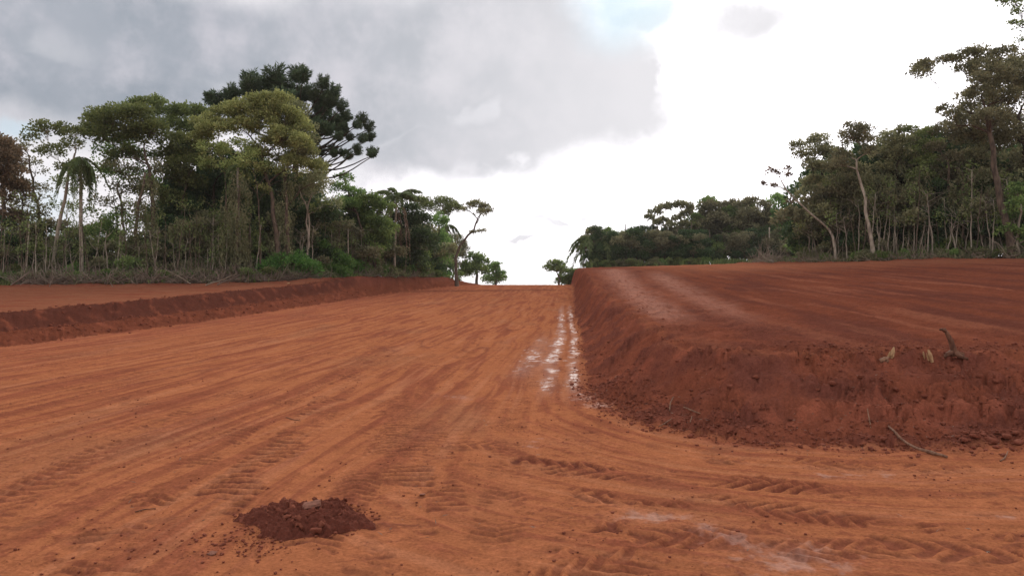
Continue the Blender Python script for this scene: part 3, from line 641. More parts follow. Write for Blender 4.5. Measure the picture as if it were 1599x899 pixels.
tree('loose yellow-green lower boughs under the left half of the yellow-green crown', 'yellow', 350, 52.8, [(352, 380), (356, 320), (350, 270)], [(325, 232, 20, 12), (345, 240, 22, 12), (372, 232, 22, 14), (395, 250, 20, 14), (318, 255, 14, 12), (365, 262, 18, 12), (415, 262, 18, 14)], size=.13, dens=.6, r0=.1, twigs=.7)
tree('slim tree with small crown between the flat crowned tree and the leaning dark stem', 'umber', 30, 52, [(30, 380), (34, 330), (30, 290)], [(28, 292, 16, 12), (44, 310, 14, 12), (20, 320, 16, 12), (40, 345, 20, 14), (15, 360, 20, 14), (48, 375, 20, 12)], size=.14, dens=.6, r0=.09, twigs=.8)
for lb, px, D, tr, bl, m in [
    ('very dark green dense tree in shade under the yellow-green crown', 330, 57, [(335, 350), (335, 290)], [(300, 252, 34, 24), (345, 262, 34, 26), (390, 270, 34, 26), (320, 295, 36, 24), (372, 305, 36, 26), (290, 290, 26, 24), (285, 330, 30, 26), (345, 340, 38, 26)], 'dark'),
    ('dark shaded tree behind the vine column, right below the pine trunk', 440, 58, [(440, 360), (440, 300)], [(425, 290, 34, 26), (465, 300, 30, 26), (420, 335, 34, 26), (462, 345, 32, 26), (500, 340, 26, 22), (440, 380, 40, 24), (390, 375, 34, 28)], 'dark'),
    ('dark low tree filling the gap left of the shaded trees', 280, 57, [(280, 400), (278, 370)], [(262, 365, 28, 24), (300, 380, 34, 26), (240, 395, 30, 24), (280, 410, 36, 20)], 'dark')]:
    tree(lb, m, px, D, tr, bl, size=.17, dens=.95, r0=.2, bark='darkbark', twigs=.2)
tree('trunk wrapped in hanging olive vines, left one under the yellow-green crown', 'vine', 366, 51.5, [(370, 400), (372, 350), (376, 290)], [(376, 300, 16, 22, 0), (370, 335, 20, 30, 0), (364, 372, 22, 30, 0), (366, 405, 26, 22, 0), (345, 395, 18, 24, 0)], size=.16, dens=.75, style='drape', r0=.16, name='vine_covered_tree', twigs=.1)
tree('trunk wrapped in brownish vines, right one under the yellow-green crown', 'vine', 446, 51.5, [(448, 400), (450, 330), (449, 270)], [(450, 280, 13, 24, 0), (446, 320, 15, 28, 0), (442, 358, 18, 28, 0), (440, 395, 22, 24, 0)], size=.15, dens=.6, style='drape', r0=.15, name='vine_covered_tree', twigs=.1)
tree('vine hung tree with grey-brown curtain left of the tall olive tree', 'vine', 212, 51, [(212, 380), (220, 320), (228, 270)], [(232, 300, 16, 24, 0), (225, 335, 20, 26, 0), (232, 370, 24, 26, 0), (200, 385, 24, 22, 0), (236, 405, 26, 20, 0)], size=.16, dens=.6, style='drape', r0=.16, name='vine_covered_tree', twigs=.3)
palm('shaggy palm with long fronds hanging straight down at far left', 130, 49.5, 246, .82, 12, 0, lean=-4, kinds=(2, 2, 2))
palm('palm with green crown and pale straight trunk, tallest palm left of the road', 616, 65, 308, 1.15, 12, 6, lean=4, kinds=(0, 1, 0))
palm('squat palm with a brown skirt of dead fronds, left of the tall palm', 580, 59, 352, .8, 7, 10, lean=-6)
palm('palm fronds showing beneath the leaning tufted tree', 696, 90, 352, 1.0, 9, 3, lean=2, kinds=(1, 2, 1))
palm('dark palm crown half hidden in the shade of the left wood', 372, 52.5, 262, .6, 9, 0, kinds=(1, 2))
tree('tree with ragged fresh top and bent stem below the pine branches', 'green', 575, 56, [(575, 380), (558, 335), (545, 300)], [(545, 282, 13, 8), (533, 297, 16, 10), (552, 300, 12, 8), (525, 320, 16, 14), (548, 325, 18, 12)], dens=.8, r0=.12, twigs=.8)
tree('pale stemmed sapling tree with thin branches beside the vine wrapped trunks', 'olive', 478, 51, [(480, 380), (483, 340), (478, 318), (470, 300)], [(470, 290, 16, 12), (505, 318, 12, 8), (492, 330, 10, 8)], dens=.45, r0=.09, bark='pale', twigs=1)
tree('rounded mid green tree left of the tall palm', 'green', 585, 62, [(585, 390), (582, 350)], [(578, 318, 24, 13), (558, 330, 20, 14), (598, 328, 18, 13), (570, 350, 28, 18), (595, 358, 22, 18), (585, 385, 26, 22), (560, 385, 20, 22)], dens=.95, size=.16)
tree('dark bushy tree right behind the tall palm', 'dark', 635, 69, [(635, 390), (636, 350)], [(640, 330, 16, 12), (625, 350, 18, 14), (650, 350, 20, 16), (640, 375, 24, 18), (618, 385, 20, 20), (665, 385, 22, 22), (645, 405, 26, 16)], dens=.95, size=.18)
tree('two-lobed umbrella tree rising above the wood right of the tall palm', 'olive', 692, 71, [(690, 385), (684, 350), (682, 338)], [(660, 318, 14, 10), (668, 326, 13, 8), (690, 316, 16, 9), (707, 322, 13, 8), (716, 326, 7, 6), (694, 332, 14, 7)], dens=.85, size=.15, r0=.16, twigs=1)
tree('vine smothered dark column tree below the umbrella tree', 'green', 682, 71, [(684, 390), (686, 350)], [(686, 352, 14, 16), (683, 378, 18, 20), (670, 400, 22, 18), (698, 400, 20, 16)], dens=.9, size=.17)
tree('bare leaning tree with small tufted crown at the far end of the left wood', 'umber', 714, 77, [(712, 405), (716, 385), (728, 372), (741, 358), (746, 342)],
     [(737, 323, 8, 5), (747, 319, 9, 5), (758, 326, 10, 7), (752, 336, 8, 6), (764, 330, 6, 5), (738, 363, 5, 3), (752, 362, 5, 2.5), (726, 328, 5, 3)], dens=.8, size=.15, r0=.17, fork=.5, twigs=1)
tree('twiggy brownish tree under the leaning tufted tree', 'umber', 708, 79, [(708, 415), (708, 395)], [(708, 375, 14, 9), (718, 386, 13, 9), (700, 390, 14, 10), (712, 402, 16, 12), (700, 415, 18, 12), (724, 398, 7, 6)], dens=.8, size=.18, twigs=.8)
# ---- far trees over the crest
tree('far round tree over the crest, larger of the pair ending the left wood', 'green', 745, 118, [(745, 420), (746, 408)], [(742, 403, 12, 8), (752, 412, 12, 10), (732, 417, 12, 10), (745, 425, 18, 12), (726, 428, 10, 10)], size=.3, dens=.9, r0=.25, twigs=.4)
tree('far round tree over the crest, smaller of the pair ending the left wood', 'green', 775, 121, [(775, 432), (775, 425)], [(774, 415, 8, 5), (770, 423, 12, 8), (782, 431, 9, 7), (772, 438, 16, 8)], size=.3, dens=.9, r0=.22, twigs=.4)
tree('far umbrella tree standing alone at the end of the road', 'olive', 872, 124, [(874, 436), (870, 425)], [(864, 411, 9, 5), (872, 413, 11, 5), (858, 418, 8, 5), (878, 420, 9, 5), (868, 421, 11, 5)], size=.28, dens=.8, r0=.22, style='flat', twigs=1, fork=.2)
tree('low far tree beside the umbrella tree at the end of the road', 'green', 893, 127, [(892, 438)], [(887, 428, 13, 7), (900, 427, 10, 6), (893, 438, 20, 8), (878, 440, 10, 6)], size=.3, dens=.9, twigs=.3)
# ---- far right wood behind the field
palm('leftmost palm of the far right wood with drooping crown', 921, 104, 372, 1.5, 10, 3, r0=.16, kinds=(1, 2, 1))
palm('second palm of the far right wood, in front of its first trees', 941, 103, 378, 1.4, 10, 4, r0=.16, kinds=(1, 2, 1))
FARR = [('small crown peeping over the far right wood at its left end', 930, [(924, 364, 9, 5), (935, 369, 10, 6), (925, 380, 10, 9)], 'umber'),
        ('green rounded tree second from the left end of the far right wood', 962, [(955, 380, 14, 9), (970, 379, 12, 8), (960, 395, 18, 12), (945, 395, 12, 12), (972, 398, 14, 12)], 'green'),
        ('green tree with a pointed top in the far right wood', 983, [(983, 371, 8, 5), (980, 380, 13, 8), (990, 390, 16, 12), (978, 402, 16, 10)], 'green'),
        ('brownish tree left of the far umbrella crown', 1010, [(1004, 374, 13, 8), (1018, 367, 12, 7), (1010, 387, 18, 12), (1000, 402, 16, 9), (1024, 398, 14, 11)], 'umber'),
        ('far umbrella tree with arching see-through crown above the right wood', 1042, [(1014, 341, 8, 5), (1023, 332, 10, 5), (1035, 325, 12, 5), (1048, 322, 12, 4.5), (1062, 321, 12, 4.5), (1073, 325, 9, 6), (1070, 336, 9, 5), (1058, 342, 8, 5), (1078, 331, 6, 6), (1036, 345, 9, 5), (1046, 354, 10, 6), (1026, 350, 7, 5), (1066, 352, 10, 6)], 'umber'),
        ('dark full tree under the far umbrella crown', 1050, [(1040, 372, 14, 10), (1060, 366, 16, 10), (1050, 386, 20, 14), (1034, 398, 16, 12), (1072, 385, 14, 14), (1068, 402, 16, 10)], 'umber'),
        ('light green open tree right of the far umbrella crown', 1078, [(1074, 350, 10, 6), (1084, 356, 10, 7), (1078, 368, 12, 8), (1090, 345, 8, 5)], 'olive'),
        ('large round crowned tree, left half of the double dome in the far right wood', 1118, [(1106, 327, 10, 5), (1122, 322, 14, 6), (1140, 321, 14, 6), (1110, 339, 14, 8), (1130, 338, 18, 9), (1118, 355, 18, 10), (1102, 372, 16, 12), (1125, 378, 20, 14), (1112, 398, 20, 12)], 'umber'),
        ('large round crowned tree, right half of the double dome in the far right wood', 1172, [(1160, 320, 12, 6), (1176, 315, 13, 6), (1192, 322, 12, 7), (1202, 334, 9, 8), (1165, 335, 16, 9), (1186, 340, 16, 10), (1200, 352, 9, 8), (1175, 358, 18, 9), (1190, 370, 10, 9), (1155, 352, 14, 9)], 'umber'),
        ('very dark tree between the trunks under the double dome', 1150, [(1150, 372, 16, 12), (1145, 392, 20, 14), (1170, 392, 12, 14), (1165, 378, 10, 10)], 'dark'),
        ('green low tree between the double dome and the near right wood', 1222, [(1214, 345, 10, 6), (1230, 345, 12, 6), (1222, 358, 16, 10), (1214, 376, 15, 12), (1236, 372, 16, 14), (1228, 392, 20, 12)], 'green'),
        ('darker tree at the right end of the far wood', 1250, [(1246, 345, 10, 7), (1258, 352, 14, 9), (1250, 370, 16, 12), (1262, 385, 16, 14), (1244, 395, 14, 12)], 'umber')]
for lb, px, bl, m in FARR:
    top = min(b[1] for b in bl); D = 108 + rng.uniform(-2, 4)
    tree(lb, m, px, D, [(px + 1, 400), (px + rng.normal() * 2, (top + 400) / 2 - 6)], bl, size=.27, dens=.85, r0=.26, twigs=.6, fork=.3, bark='bark', group=None)
# ---- near right wood
NR = [
 ('bare thin tree leaning far left out of the right wood with few leaf tufts', 'rust', 1306, 53, [(1300, 372), (1292, 352), (1262, 330), (1240, 305), (1222, 283)], [(1205, 270, 8, 6), (1216, 272, 7, 4), (1230, 275, 5, 3), (1236, 262, 4, 3), (1215, 288, 5, 3), (1243, 312, 5, 4), (1200, 284, 3, 3)], .55, .13, .10, 'pale', .7),
 ('leftmost tall rounded tree of the near right wood', 'umber', 1290, 57, [(1290, 360), (1296, 310), (1285, 270)], [(1258, 226, 15, 9), (1276, 222, 18, 9), (1248, 245, 11, 9), (1270, 242, 20, 11), (1290, 238, 14, 11), (1262, 262, 16, 9), (1285, 265, 18, 12), (1272, 283, 16, 8)], .8, .14, .2, 'darkbark', .8),
 ('dome shaped low tree below the leftmost tall tree of the near right wood', 'umber', 1290, 56, [(1290, 375), (1288, 350)], [(1268, 318, 14, 12), (1285, 305, 20, 12), (1310, 308, 22, 14), (1262, 338, 14, 14), (1290, 332, 26, 18), (1280, 362, 26, 18), (1310, 355, 22, 20)], .85, .16, .18, 'darkbark', .3),
 ('airy crowned tree with pale leaning trunk in the left group of the right wood', 'umber', 1364, 50, [(1358, 365), (1352, 320), (1344, 280), (1338, 250)], [(1332, 203, 16, 8), (1346, 206, 16, 8), (1318, 216, 14, 9), (1358, 220, 14, 9), (1336, 222, 20, 9), (1322, 240, 16, 10), (1350, 240, 16, 9), (1312, 256, 14, 9)], .75, .13, .15, 'pale', 1.0),
 ('dark tree between the airy crowned tree and its left neighbour', 'umber', 1325, 55, [(1325, 360), (1325, 300)], [(1310, 262, 20, 14), (1335, 275, 22, 16), (1315, 290, 22, 16), (1350, 295, 20, 16), (1325, 320, 26, 18), (1355, 330, 22, 18)], .85, .15, .2, 'darkbark', .4),
 ('flat domed tree in the middle of the near right wood', 'umber', 1402, 54, [(1402, 350), (1400, 300), (1396, 260)], [(1398, 210, 18, 7), (1412, 205, 14, 6), (1388, 222, 16, 10), (1408, 224, 20, 9), (1382, 242, 18, 12), (1405, 245, 20, 12), (1390, 268, 22, 12), (1422, 262, 18, 12), (1376, 290, 20, 14)], .82, .14, .2, 'darkbark', .6),
 ('small topped tree with sky gaps right of the flat domed tree', 'olive', 1436, 53, [(1438, 350), (1440, 300), (1432, 260)], [(1428, 202, 10, 5), (1440, 212, 12, 6), (1455, 206, 12, 6), (1448, 226, 16, 9), (1432, 240, 16, 10), (1460, 232, 14, 12), (1444, 258, 20, 12), (1430, 282, 20, 14)], .72, .13, .15, 'bark', .9),
 ('tree with bushy crown just left of the tall trunk', 'umber', 1478, 51, [(1480, 350), (1484, 300), (1482, 250)], [(1468, 208, 14, 9), (1484, 200, 16, 10), (1492, 215, 16, 12), (1472, 228, 16, 10), (1486, 250, 18, 12), (1470, 268, 18, 12), (1500, 272, 18, 14)], .75, .13, .16, 'bark', .9),
 ('tall tree at the right edge with thick bent trunk and one long limb reaching left', 'umber', 1582, 46, [(1572, 350), (1562, 300), (1552, 250), (1545, 205), (1540, 170)],
  [(1438, 112, 11, 7), (1452, 100, 12, 7), (1466, 92, 13, 8), (1482, 92, 13, 8), (1498, 92, 11, 7), (1432, 124, 7, 5), (1515, 88, 16, 11), (1535, 85, 18, 10), (1556, 92, 18, 11), (1575, 100, 16, 14), (1592, 110, 16, 14), (1508, 108, 14, 8), (1528, 110, 20, 12),
   (1550, 122, 20, 14), (1580, 130, 22, 16), (1515, 130, 13, 10), (1535, 145, 22, 14), (1508, 152, 12, 8), (1560, 155, 22, 14), (1590, 160, 20, 18), (1520, 168, 16, 12), (1492, 176, 12, 8), (1484, 168, 9, 6), (1500, 192, 16, 12), (1530, 190, 22, 13), (1565, 188, 24, 16)], .8, .13, .25, 'bark', .9),
 ('broad crown filling the upper right edge behind the long limbed tree', 'umber', 1612, 50, [(1608, 350), (1600, 250), (1590, 180)], [(1545, 100, 22, 14), (1570, 112, 24, 16), (1595, 105, 22, 18), (1530, 128, 18, 14), (1560, 140, 26, 18), (1595, 145, 24, 20), (1535, 165, 20, 14), (1570, 175, 26, 18), (1600, 190, 22, 20), (1545, 205, 24, 16), (1512, 182, 14, 10), (1580, 215, 26, 18), (1520, 210, 18, 12), (1500, 200, 14, 10)], .75, .14, .25, 'darkbark', .7),
 ('sparse top branches of a tree cut off by the upper right corner', 'olive', 1640, 44, [(1640, 250), (1630, 120), (1622, 50)], [(1575, 10, 14, 7), (1592, 20, 12, 8), (1562, 4, 9, 5), (1598, 42, 10, 8), (1572, 42, 6, 5), (1612, 60, 12, 12), (1590, -6, 16, 8), (1620, 20, 22, 20)], .55, .13, .25, 'bark', 1.0),
 ('dark tree behind the thick bent trunk', 'umber', 1530, 51, [(1530, 350), (1530, 280)], [(1510, 222, 22, 14), (1540, 228, 24, 16), (1575, 225, 22, 18), (1520, 252, 22, 16), (1555, 262, 24, 18), (1590, 260, 20, 20), (1600, 220, 18, 20), (1530, 285, 24, 18), (1500, 300, 20, 18)], .8, .15, .2, 'darkbark', .6),
 ('fresh green vine covered shrub tree at the right edge beside the thick trunk', 'green', 1590, 45.5, [(1590, 370), (1588, 320)], [(1582, 300, 14, 12), (1600, 310, 16, 18), (1576, 325, 14, 12), (1590, 345, 22, 18), (1604, 370, 18, 18), (1572, 362, 14, 12)], .8, .14, .12, 'pale', .5),
]
for lb, m, px, D, tr, bl, dens, size, r0, bk, tw in NR:
    tree(lb, m, px, D, tr, bl, size=size, dens=dens, r0=r0, bark=bk, twigs=tw, fork=.35)
# ---- understorey: a few kinds built once, then copied one by one
def template(kind, mat, blobs, h, size, dens=1., style='tree', r0=.06, bark='bark', twigs=.4, lean=.1):
    root = bpy.data.objects.new(kind, None); COL.objects.link(root); mt, mb, ml = MB(), MB(), MB()
    bl = [(np.array(b[:3], float), np.array([b[3], b[3], b[4]], float)) for b in blobs]
    tf = crown(ml, bl, size, dens, style)
    wood(mt, mb, [np.zeros(3), (lean, 0, h * .4), (lean * 1.5, .05, h * .75)], r0, bl, tf, .2, twigs=twigs)
    mt.add(mb_shift(mb), *mb_faces(mb)) if mb.n else None
    link('trunk', mt.mesh('trunk'), M[bark], root); tag(link('crown', ml.mesh('crown', False), M[mat], root), kind='stuff')
    return root
def mb_shift(mb): return np.concatenate(mb.V)
def mb_faces(mb): return (np.concatenate(mb.Q) if mb.Q else None, np.concatenate(mb.T) if mb.T else None)
def rb(n, rx, h0, h1, r, rz=None):
    return [(rng.normal() * rx, rng.normal() * rx, rng.uniform(h0, h1), r * rng.uniform(.7, 1.2), (rz or r) * rng.uniform(.7, 1.1)) for _ in range(n)]
SHR = [template('shrub', m, rb(6, .5, .3, 1.1, .5, .4), 1.2, .13, .8, r0=.03) for m in ('green', 'olive', 'umber', 'vine')]
MID = [template('young_tree', m, rb(8, .8, 1.2, 4.2, .8, .7), 4.2, .17, .8, r0=.07, bark=b) for m, b in (('green', 'bark'), ('dark', 'darkbark'), ('umber', 'bark'), ('dark', 'darkbark'))]
DRA = [template('vine_covered_tree', m, [(0, 0, z_, .55, .8) for z_ in (1.2, 2.4, 3.6, 4.6)] + [(.5, .1, 3.8, .5, .5), (-.4, 0, 4.8, .5, .4)], 5, .17, .55, 'drape', r0=.09, twigs=.1) for m in ('vine', 'umber', 'vine')]
BCK = [template('forest_tree', m, rb(13, 1.5, 2.0, 8.0, 1.35, 1.1), 8, .27, .85, r0=.16, bark='darkbark', twigs=.2) for m in ('dark', 'umber', 'dark', 'green')]
def sapling_t(h, bark, leafy, bend, r_=.045):
    root = bpy.data.objects.new('sapling', None); COL.objects.link(root); mt, ml = MB(), MB()
    P = wiggle((0, 0, 0), (bend * .6, rng.normal() * .2, h), 10, .035); mt.tube(P, np.linspace(r_, r_ * .33, 10), 5)
    for i in range(7):
        a = P[rng.integers(4, 10)]; e = a + np.array([rng.normal() * .5, rng.normal() * .5, rng.uniform(.1, .7)]); mt.tube(wiggle(a, e, 4, .04), [.014, .011, .008, .004], 3)
        if leafy > rng.random(): ml.leaves(e + rng.normal(size=(30, 3)) * .16, .13, None, .6)
    link('trunk', mt.mesh('trunk'), M[bark], root)
    if ml.n: tag(link('crown', ml.mesh('crown', False), M['olive'], root), kind='stuff')
    return root
SAP = [sapling_t(h, b, l, d) for h, b, l, d in ((4.2, 'pale', .5, .5), (3.2, 'pale', 0.0, -.3), (5.0, 'bark', .7, -.6), (2.4, 'pale', .3, .7), (3.6, 'bark', .4, .15))]
for tl, ws in ((SHR, ('green', 'olive', 'brownish green', 'pale olive')), (MID, ('mid green', 'dark green', 'brownish', 'very dark')), (DRA, ('olive', 'brownish', 'pale olive')), (BCK, ('dark green', 'brown-green', 'black-green', 'mid green')), (SAP, ('pale leafy', 'pale bare', 'brown leafy', 'short pale', 'crooked brown'))):
    for t_, w_ in zip(tl, ws): TONE[t_.name] = w_
TRK = [sapling_t(4.6, 'bark', 0., .5, .13), sapling_t(3.8, 'bark', 0., -.3, .2)]; TONE[TRK[0].name] = 'dull slender'; TONE[TRK[1].name] = 'brown slender'
used = {}
def place(tmpl, x, y, sc, label, cat, group, dz=0.):
    t = tmpl
    if used.get(t.name): o = copy_tree(t)
    else: o = t; used[t.name] = True
    o.location = (x, y, gz(x, y) - .04 + dz); o.rotation_euler = (rng.normal() * .04, rng.normal() * .04, rng.random() * 6.28)
    s = sc * rng.uniform(.88, 1.12); o.scale = (s, s, s * rng.uniform(.92, 1.1)); tag(o, label, cat, group); return o
SECT = [(70, 'at the far left, before the flat thin crowned tree'), (180, 'around the shaggy palm at the far left'), (290, 'below the broad olive crown'), (400, 'below the left half of the yellow-green crown'), (500, 'around the mounded bush'),
        (600, 'between the mounded bush and the tall palm'), (900, 'between the tall palm and the road crest'), (1050, 'left of the far umbrella crown'), (1130, 'under the far umbrella crown'), (1255, 'under the double domed trees'),
        (1345, 'left of the airy crowned tree'), (1430, 'right of the airy crowned tree'), (1520, 'left of the thick bent trunk'), (9999, 'beside the thick bent trunk')]

def row(line, pxs, off, tmpls, scale, label, cat, group, jit=1.0, skip=None):
    for px in pxs:
        px = px + rng.normal() * 4 * jit
        e = edge_pt(line, px)
        if e is None or (skip and skip(px)): continue
        D = e[1] + off + rng.uniform(-.5, .5) * jit; x = (px - CX) / F * D
        sc = scale(px) if callable(scale) else scale
        tm = tmpls[rng.integers(len(tmpls))]; where = next(w for lim, w in SECT if px < lim); place(tm, x, D, sc, f'{TONE.get(tm.name, "")} {label} {where}'.replace('before the flat thin crowned tree', 'beyond the flat crowned tree').strip(), cat, group)
A = np.arange
GL = 'shrubs along the left wood'; GR = 'shrubs along the right wood'
row(FORL, A(-30, 715, 13), .5, SHR, .62, 'shrub', 'shrub', GL)
row(FORL, A(-30, 715, 17), 2.2, SHR, 1.0, 'shrub', 'shrub', GL)
SHB = [template('shrub', 'bright', rb(6, .5, .3, 1.2, .5, .45), 1.2, .13, .8, r0=.03)]; TONE[SHB[0].name] = 'fresh green'
row(FORL, A(425, 712, 21), .9, SHB, .9, 'shrub', 'shrub', GL)
row(FORL, A(20, 420, 70), .9, SHB, .7, 'shrub', 'shrub', GL)
row(FORL, A(-20, 715, 24), 3.2, MID, lambda p: .62 if 60 < p < 270 else .95, 'bushy young tree', 'young tree', 'young trees in the left wood')
row(FORL, A(270, 700, 24), 6, MID, 1.15, 'bushy young tree', 'young tree', 'young trees in the left wood')
row(FORL, A(285, 690, 34), 2.2, DRA, .8, 'vine hung small tree', 'tree', 'vine hung small trees in the left wood')
row(FORL, A(0, 260, 48), 2.5, DRA, .62, 'vine hung small tree', 'tree', 'vine hung small trees in the left wood')
row(FORL, A(285, 690, 38), 12, BCK, lambda p: 1.0 if p < 510 else .62, 'deep wood tree', 'tree', 'background trees of the left wood')
row(FORL, A(-30, 280, 44), 14, BCK, .46, 'deep wood tree', 'tree', 'background trees of the left wood')
row(FORL, A(-30, 300, 30), 26, BCK, .42, 'deep wood tree', 'tree', 'background trees of the left wood')
row(FORL, A(-10, 710, 7), .9, SAP, lambda p: .8 + .3 * rng.random(), 'sapling', 'sapling', 'saplings along the left wood')
row(FORR, A(1262, 1640, 13), .8, SHR, .5, 'shrub', 'shrub', GR)
row(FORR, A(1262, 1640, 19), 2.4, SHR, .85, 'shrub', 'shrub', GR)
row(FORR, A(1270, 1640, 22), 3.2, [MID[2], MID[1], MID[3]], 1.05, 'bushy young tree', 'young tree', 'young trees in the right wood')
row(FORR, A(1280, 1640, 24), 6.5, [MID[2], MID[1], MID[3]], 1.45, 'bushy young tree', 'young tree', 'young trees in the right wood')
row(FORR, A(1300, 1640, 30), 2.4, DRA, 1.0, 'vine hung small tree', 'tree', 'vine hung small trees in the right wood')
row(FORR, A(1300, 1660, 30), 10, [BCK[1], BCK[0], BCK[2]], 1.02, 'deep wood tree', 'tree', 'background trees of the right wood')
row(FORR, A(1262, 1640, 6.5), 1.1, SAP, lambda p: .95 + .35 * rng.random(), 'sapling', 'sapling', 'saplings along the right wood')
FARL = np.array([(8, 101), (11, 102), (24, 102), (45, 101)], float)
row(FARL, A(925, 1250, 11), 1, MID, 1.0, 'low bushy tree', 'young tree', 'low trees of the far right wood')
row(FARL, A(925, 1250, 10), -.6, SHR, lambda p: rng.uniform(.4, 1.0), 'shrub', 'shrub', 'shrubs of the far right wood')
row(FARL, A(930, 1250, 10), 9, [BCK[1], BCK[0], BCK[3]], lambda p: .98 if 1098 < p < 1198 else (.74 if p > 1198 else .60), 'tree at the back of the far wood', 'tree', 'background trees of the far right wood')
row(FARL, A(928, 1250, 13), 1.6, TRK, 1.15, 'trunk', 'sapling', 'thin trunks of the far right wood')
for px, D, sc in ((445, 50.2, 1.3), (420, 50.4, 1.0), (470, 50.6, 1.1)):
    pass
tree('large fresh green mounded bush spilling from the left wood onto the red earth', 'bright', 450, 51.0, [(450, 425)], [(450, 412, 26, 12), (428, 420, 20, 12), (474, 420, 20, 12), (450, 424, 34, 10), (462, 402, 12, 8)], size=.14, dens=1.0, name='bush', r0=.05, cat='bush', twigs=.2)
tree('fresh green climbing bush behind the pale pole, right of the mounded bush', 'bright', 520, 55, [(520, 425)], [(522, 400, 14, 12), (512, 412, 16, 12), (534, 410, 16, 12), (520, 424, 24, 9), (505, 385, 10, 8)], size=.14, dens=.9, name='bush', r0=.05, cat='bush', twigs=.2)
# fence-like single poles and pale marks standing at the wood's edge
def pole(px, D, topy, r, label, mat='pale', lean=0):
    D = behind(px, D); x = (px - CX) / F * D; z = gz(x, D); mb = MB(); T = W(px + lean, topy, D) - np.array([x, D, z])
    mb.tube(wiggle((0, 0, -.1), T, 8, .015), r * np.linspace(1, .7, 8), 6)
    o = link('dead_trunk', mb.mesh('dead_trunk'), M[mat]); o.location = (x, D, z); tag(o, label, 'dead tree')
pole(544, 55, 352, .06, 'straight bare grey pole like trunk standing before the fresh green climbing bush')
pole(205, 48.2, 436, .05, 'short pale stake standing at the edge of the red earth, far left', 'split')
pole(1202, 101, 355, .12, 'pale bare trunk standing between the far and the near right woods')
pole(38, 49, 350, .06, 'pale forked bare stem among the shrubs at the far left', lean=8)

# ---- dead brush, weeds and grass along the woods (nobody could count it)
def along(line, s):
    P = np.array(line); L = np.r_[0, np.cumsum(np.hypot(*np.diff(P, axis=0).T))]
    return np.interp(s, L, P[:, 0]), np.interp(s, L, P[:, 1]), L[-1]
def brush(name, line, s0, s1, n, mat, off, length, rad, grp_kind='stuff', flat=.35, clump=2.2):
    s = rng.uniform(s0, s1, n); s = s + .5 * np.sin(s * clump * 3)
    x, y, _ = along(line, s); o_ = rng.normal(size=n) * off[1] + off[0]; x = x + rng.normal(size=n) * .3; y = y + o_
    keep = fbm(x * .45, y * .45, 2, 201) > -.12; x, y = x[keep], y[keep]; n = len(x); z = terrain(x, y)
    mb = MB(); L = length * rng.uniform(.3, 1.2, (n, 1)); d = rng.normal(size=(n, 3)) * np.array([1, .7, flat]); d[:, 2] = np.abs(d[:, 2]) + .05; d /= np.linalg.norm(d, axis=1, keepdims=True)
    a = np.stack([x, y, z - .02 + np.abs(rng.normal(size=n)) * .15], 1); c = a + d * L; m = (a + c) / 2 + rng.normal(size=(n, 3)) * .06 * L
    w = np.cross(d, rng.normal(size=(n, 3))); w /= np.linalg.norm(w, axis=1, keepdims=True); w2 = np.cross(d, w); r_ = rad * rng.uniform(.6, 1.6, (n, 1))
    V = np.stack([a + w * r_, a - w * r_ * .5 + w2 * r_, a - w * r_ * .5 - w2 * r_, m + w * r_ * .8, m - w * r_ * .4 + w2 * r_ * .8, m - w * r_ * .4 - w2 * r_ * .8, c], 1).reshape(-1, 3)
    i = np.arange(n)[:, None] * 7
    Q = np.concatenate([i + np.array([[0, 1, 4, 3]]), i + np.array([[1, 2, 5, 4]]), i + np.array([[2, 0, 3, 5]])]); T = np.concatenate([i + np.array([[3, 4, 6]]), i + np.array([[4, 5, 6]]), i + np.array([[5, 3, 6]])])
    mb.add(V, Q, T, np.repeat(rng.random(n), 7)); return tag(link(name, mb.mesh(name), M[mat]), kind='stuff')
_, _, LL = along(FORL, 0); _, _, LR = along(FORR, 0)
tag(brush('dead_brush', FORL, 80, 98, 2600, 'straw', (-.5, .6), 1.5, .016, flat=.6), 'tangle of pale dead sticks and stalks at the foot of the left wood', 'brush')
tag(brush('dead_brush', FORL, 72, 118, 700, 'straw', (.4, .5), 2.0, .016, flat=2.2, clump=1.1), 'upright dead stalks standing in front of the left wood', 'brush')
tag(brush('dead_brush', FORR, 78, 135, 700, 'straw', (.5, .5), 2.0, .015, flat=2.4, clump=1.3), 'upright dead stalks standing in front of the right wood', 'brush')
tag(brush('dead_brush', FORL, 98, 122, 900, 'straw', (-.3, .5), .9, .014, flat=.5), 'thin litter of dead sticks at the wood edge beyond the mounded bush', 'brush')
tag(brush('dead_brush', FORR, 78, 135, 1500, 'straw', (-.2, .5), .9, .014, flat=.5), 'low litter of dead stalks at the foot of the right wood', 'brush')
def grass(name, line, s0, s1, n, mat, off, h):
    s = rng.uniform(s0, s1, n); x, y, _ = along(line, s); y = y + rng.normal(size=n) * off[1] + off[0]; x = x + rng.normal(size=n) * .2
    keep = fbm(x * .6, y * .6, 2, 211) > .0; x, y = x[keep], y[keep]; z = terrain(x, y); n = len(x); mb = MB()
    mb.leaves(np.stack([x, y, z - .02], 1), h, np.stack([rng.normal(size=n) * .3, rng.normal(size=n) * .3, np.ones(n)], 1), .16, None, .25); return tag(link(name, mb.mesh(name, False), M[mat]), kind='stuff')
tag(grass('grass', FORL, 48, 120, 9000, 'olive', (-.2, .5), .42), 'rough grass and weeds at the foot of the left wood', 'grass')
tag(grass('grass', FORR, 74, 140, 6000, 'umber', (.1, .4), .35), 'rough grass and weeds at the foot of the right wood', 'grass')
tag(grass('grass', [(10, 102.5), (24, 101.5), (42, 99.5)], 0, 33, 15000, 'olive', (.3, .8), .95), 'tall weeds at the foot of the far right wood', 'grass')
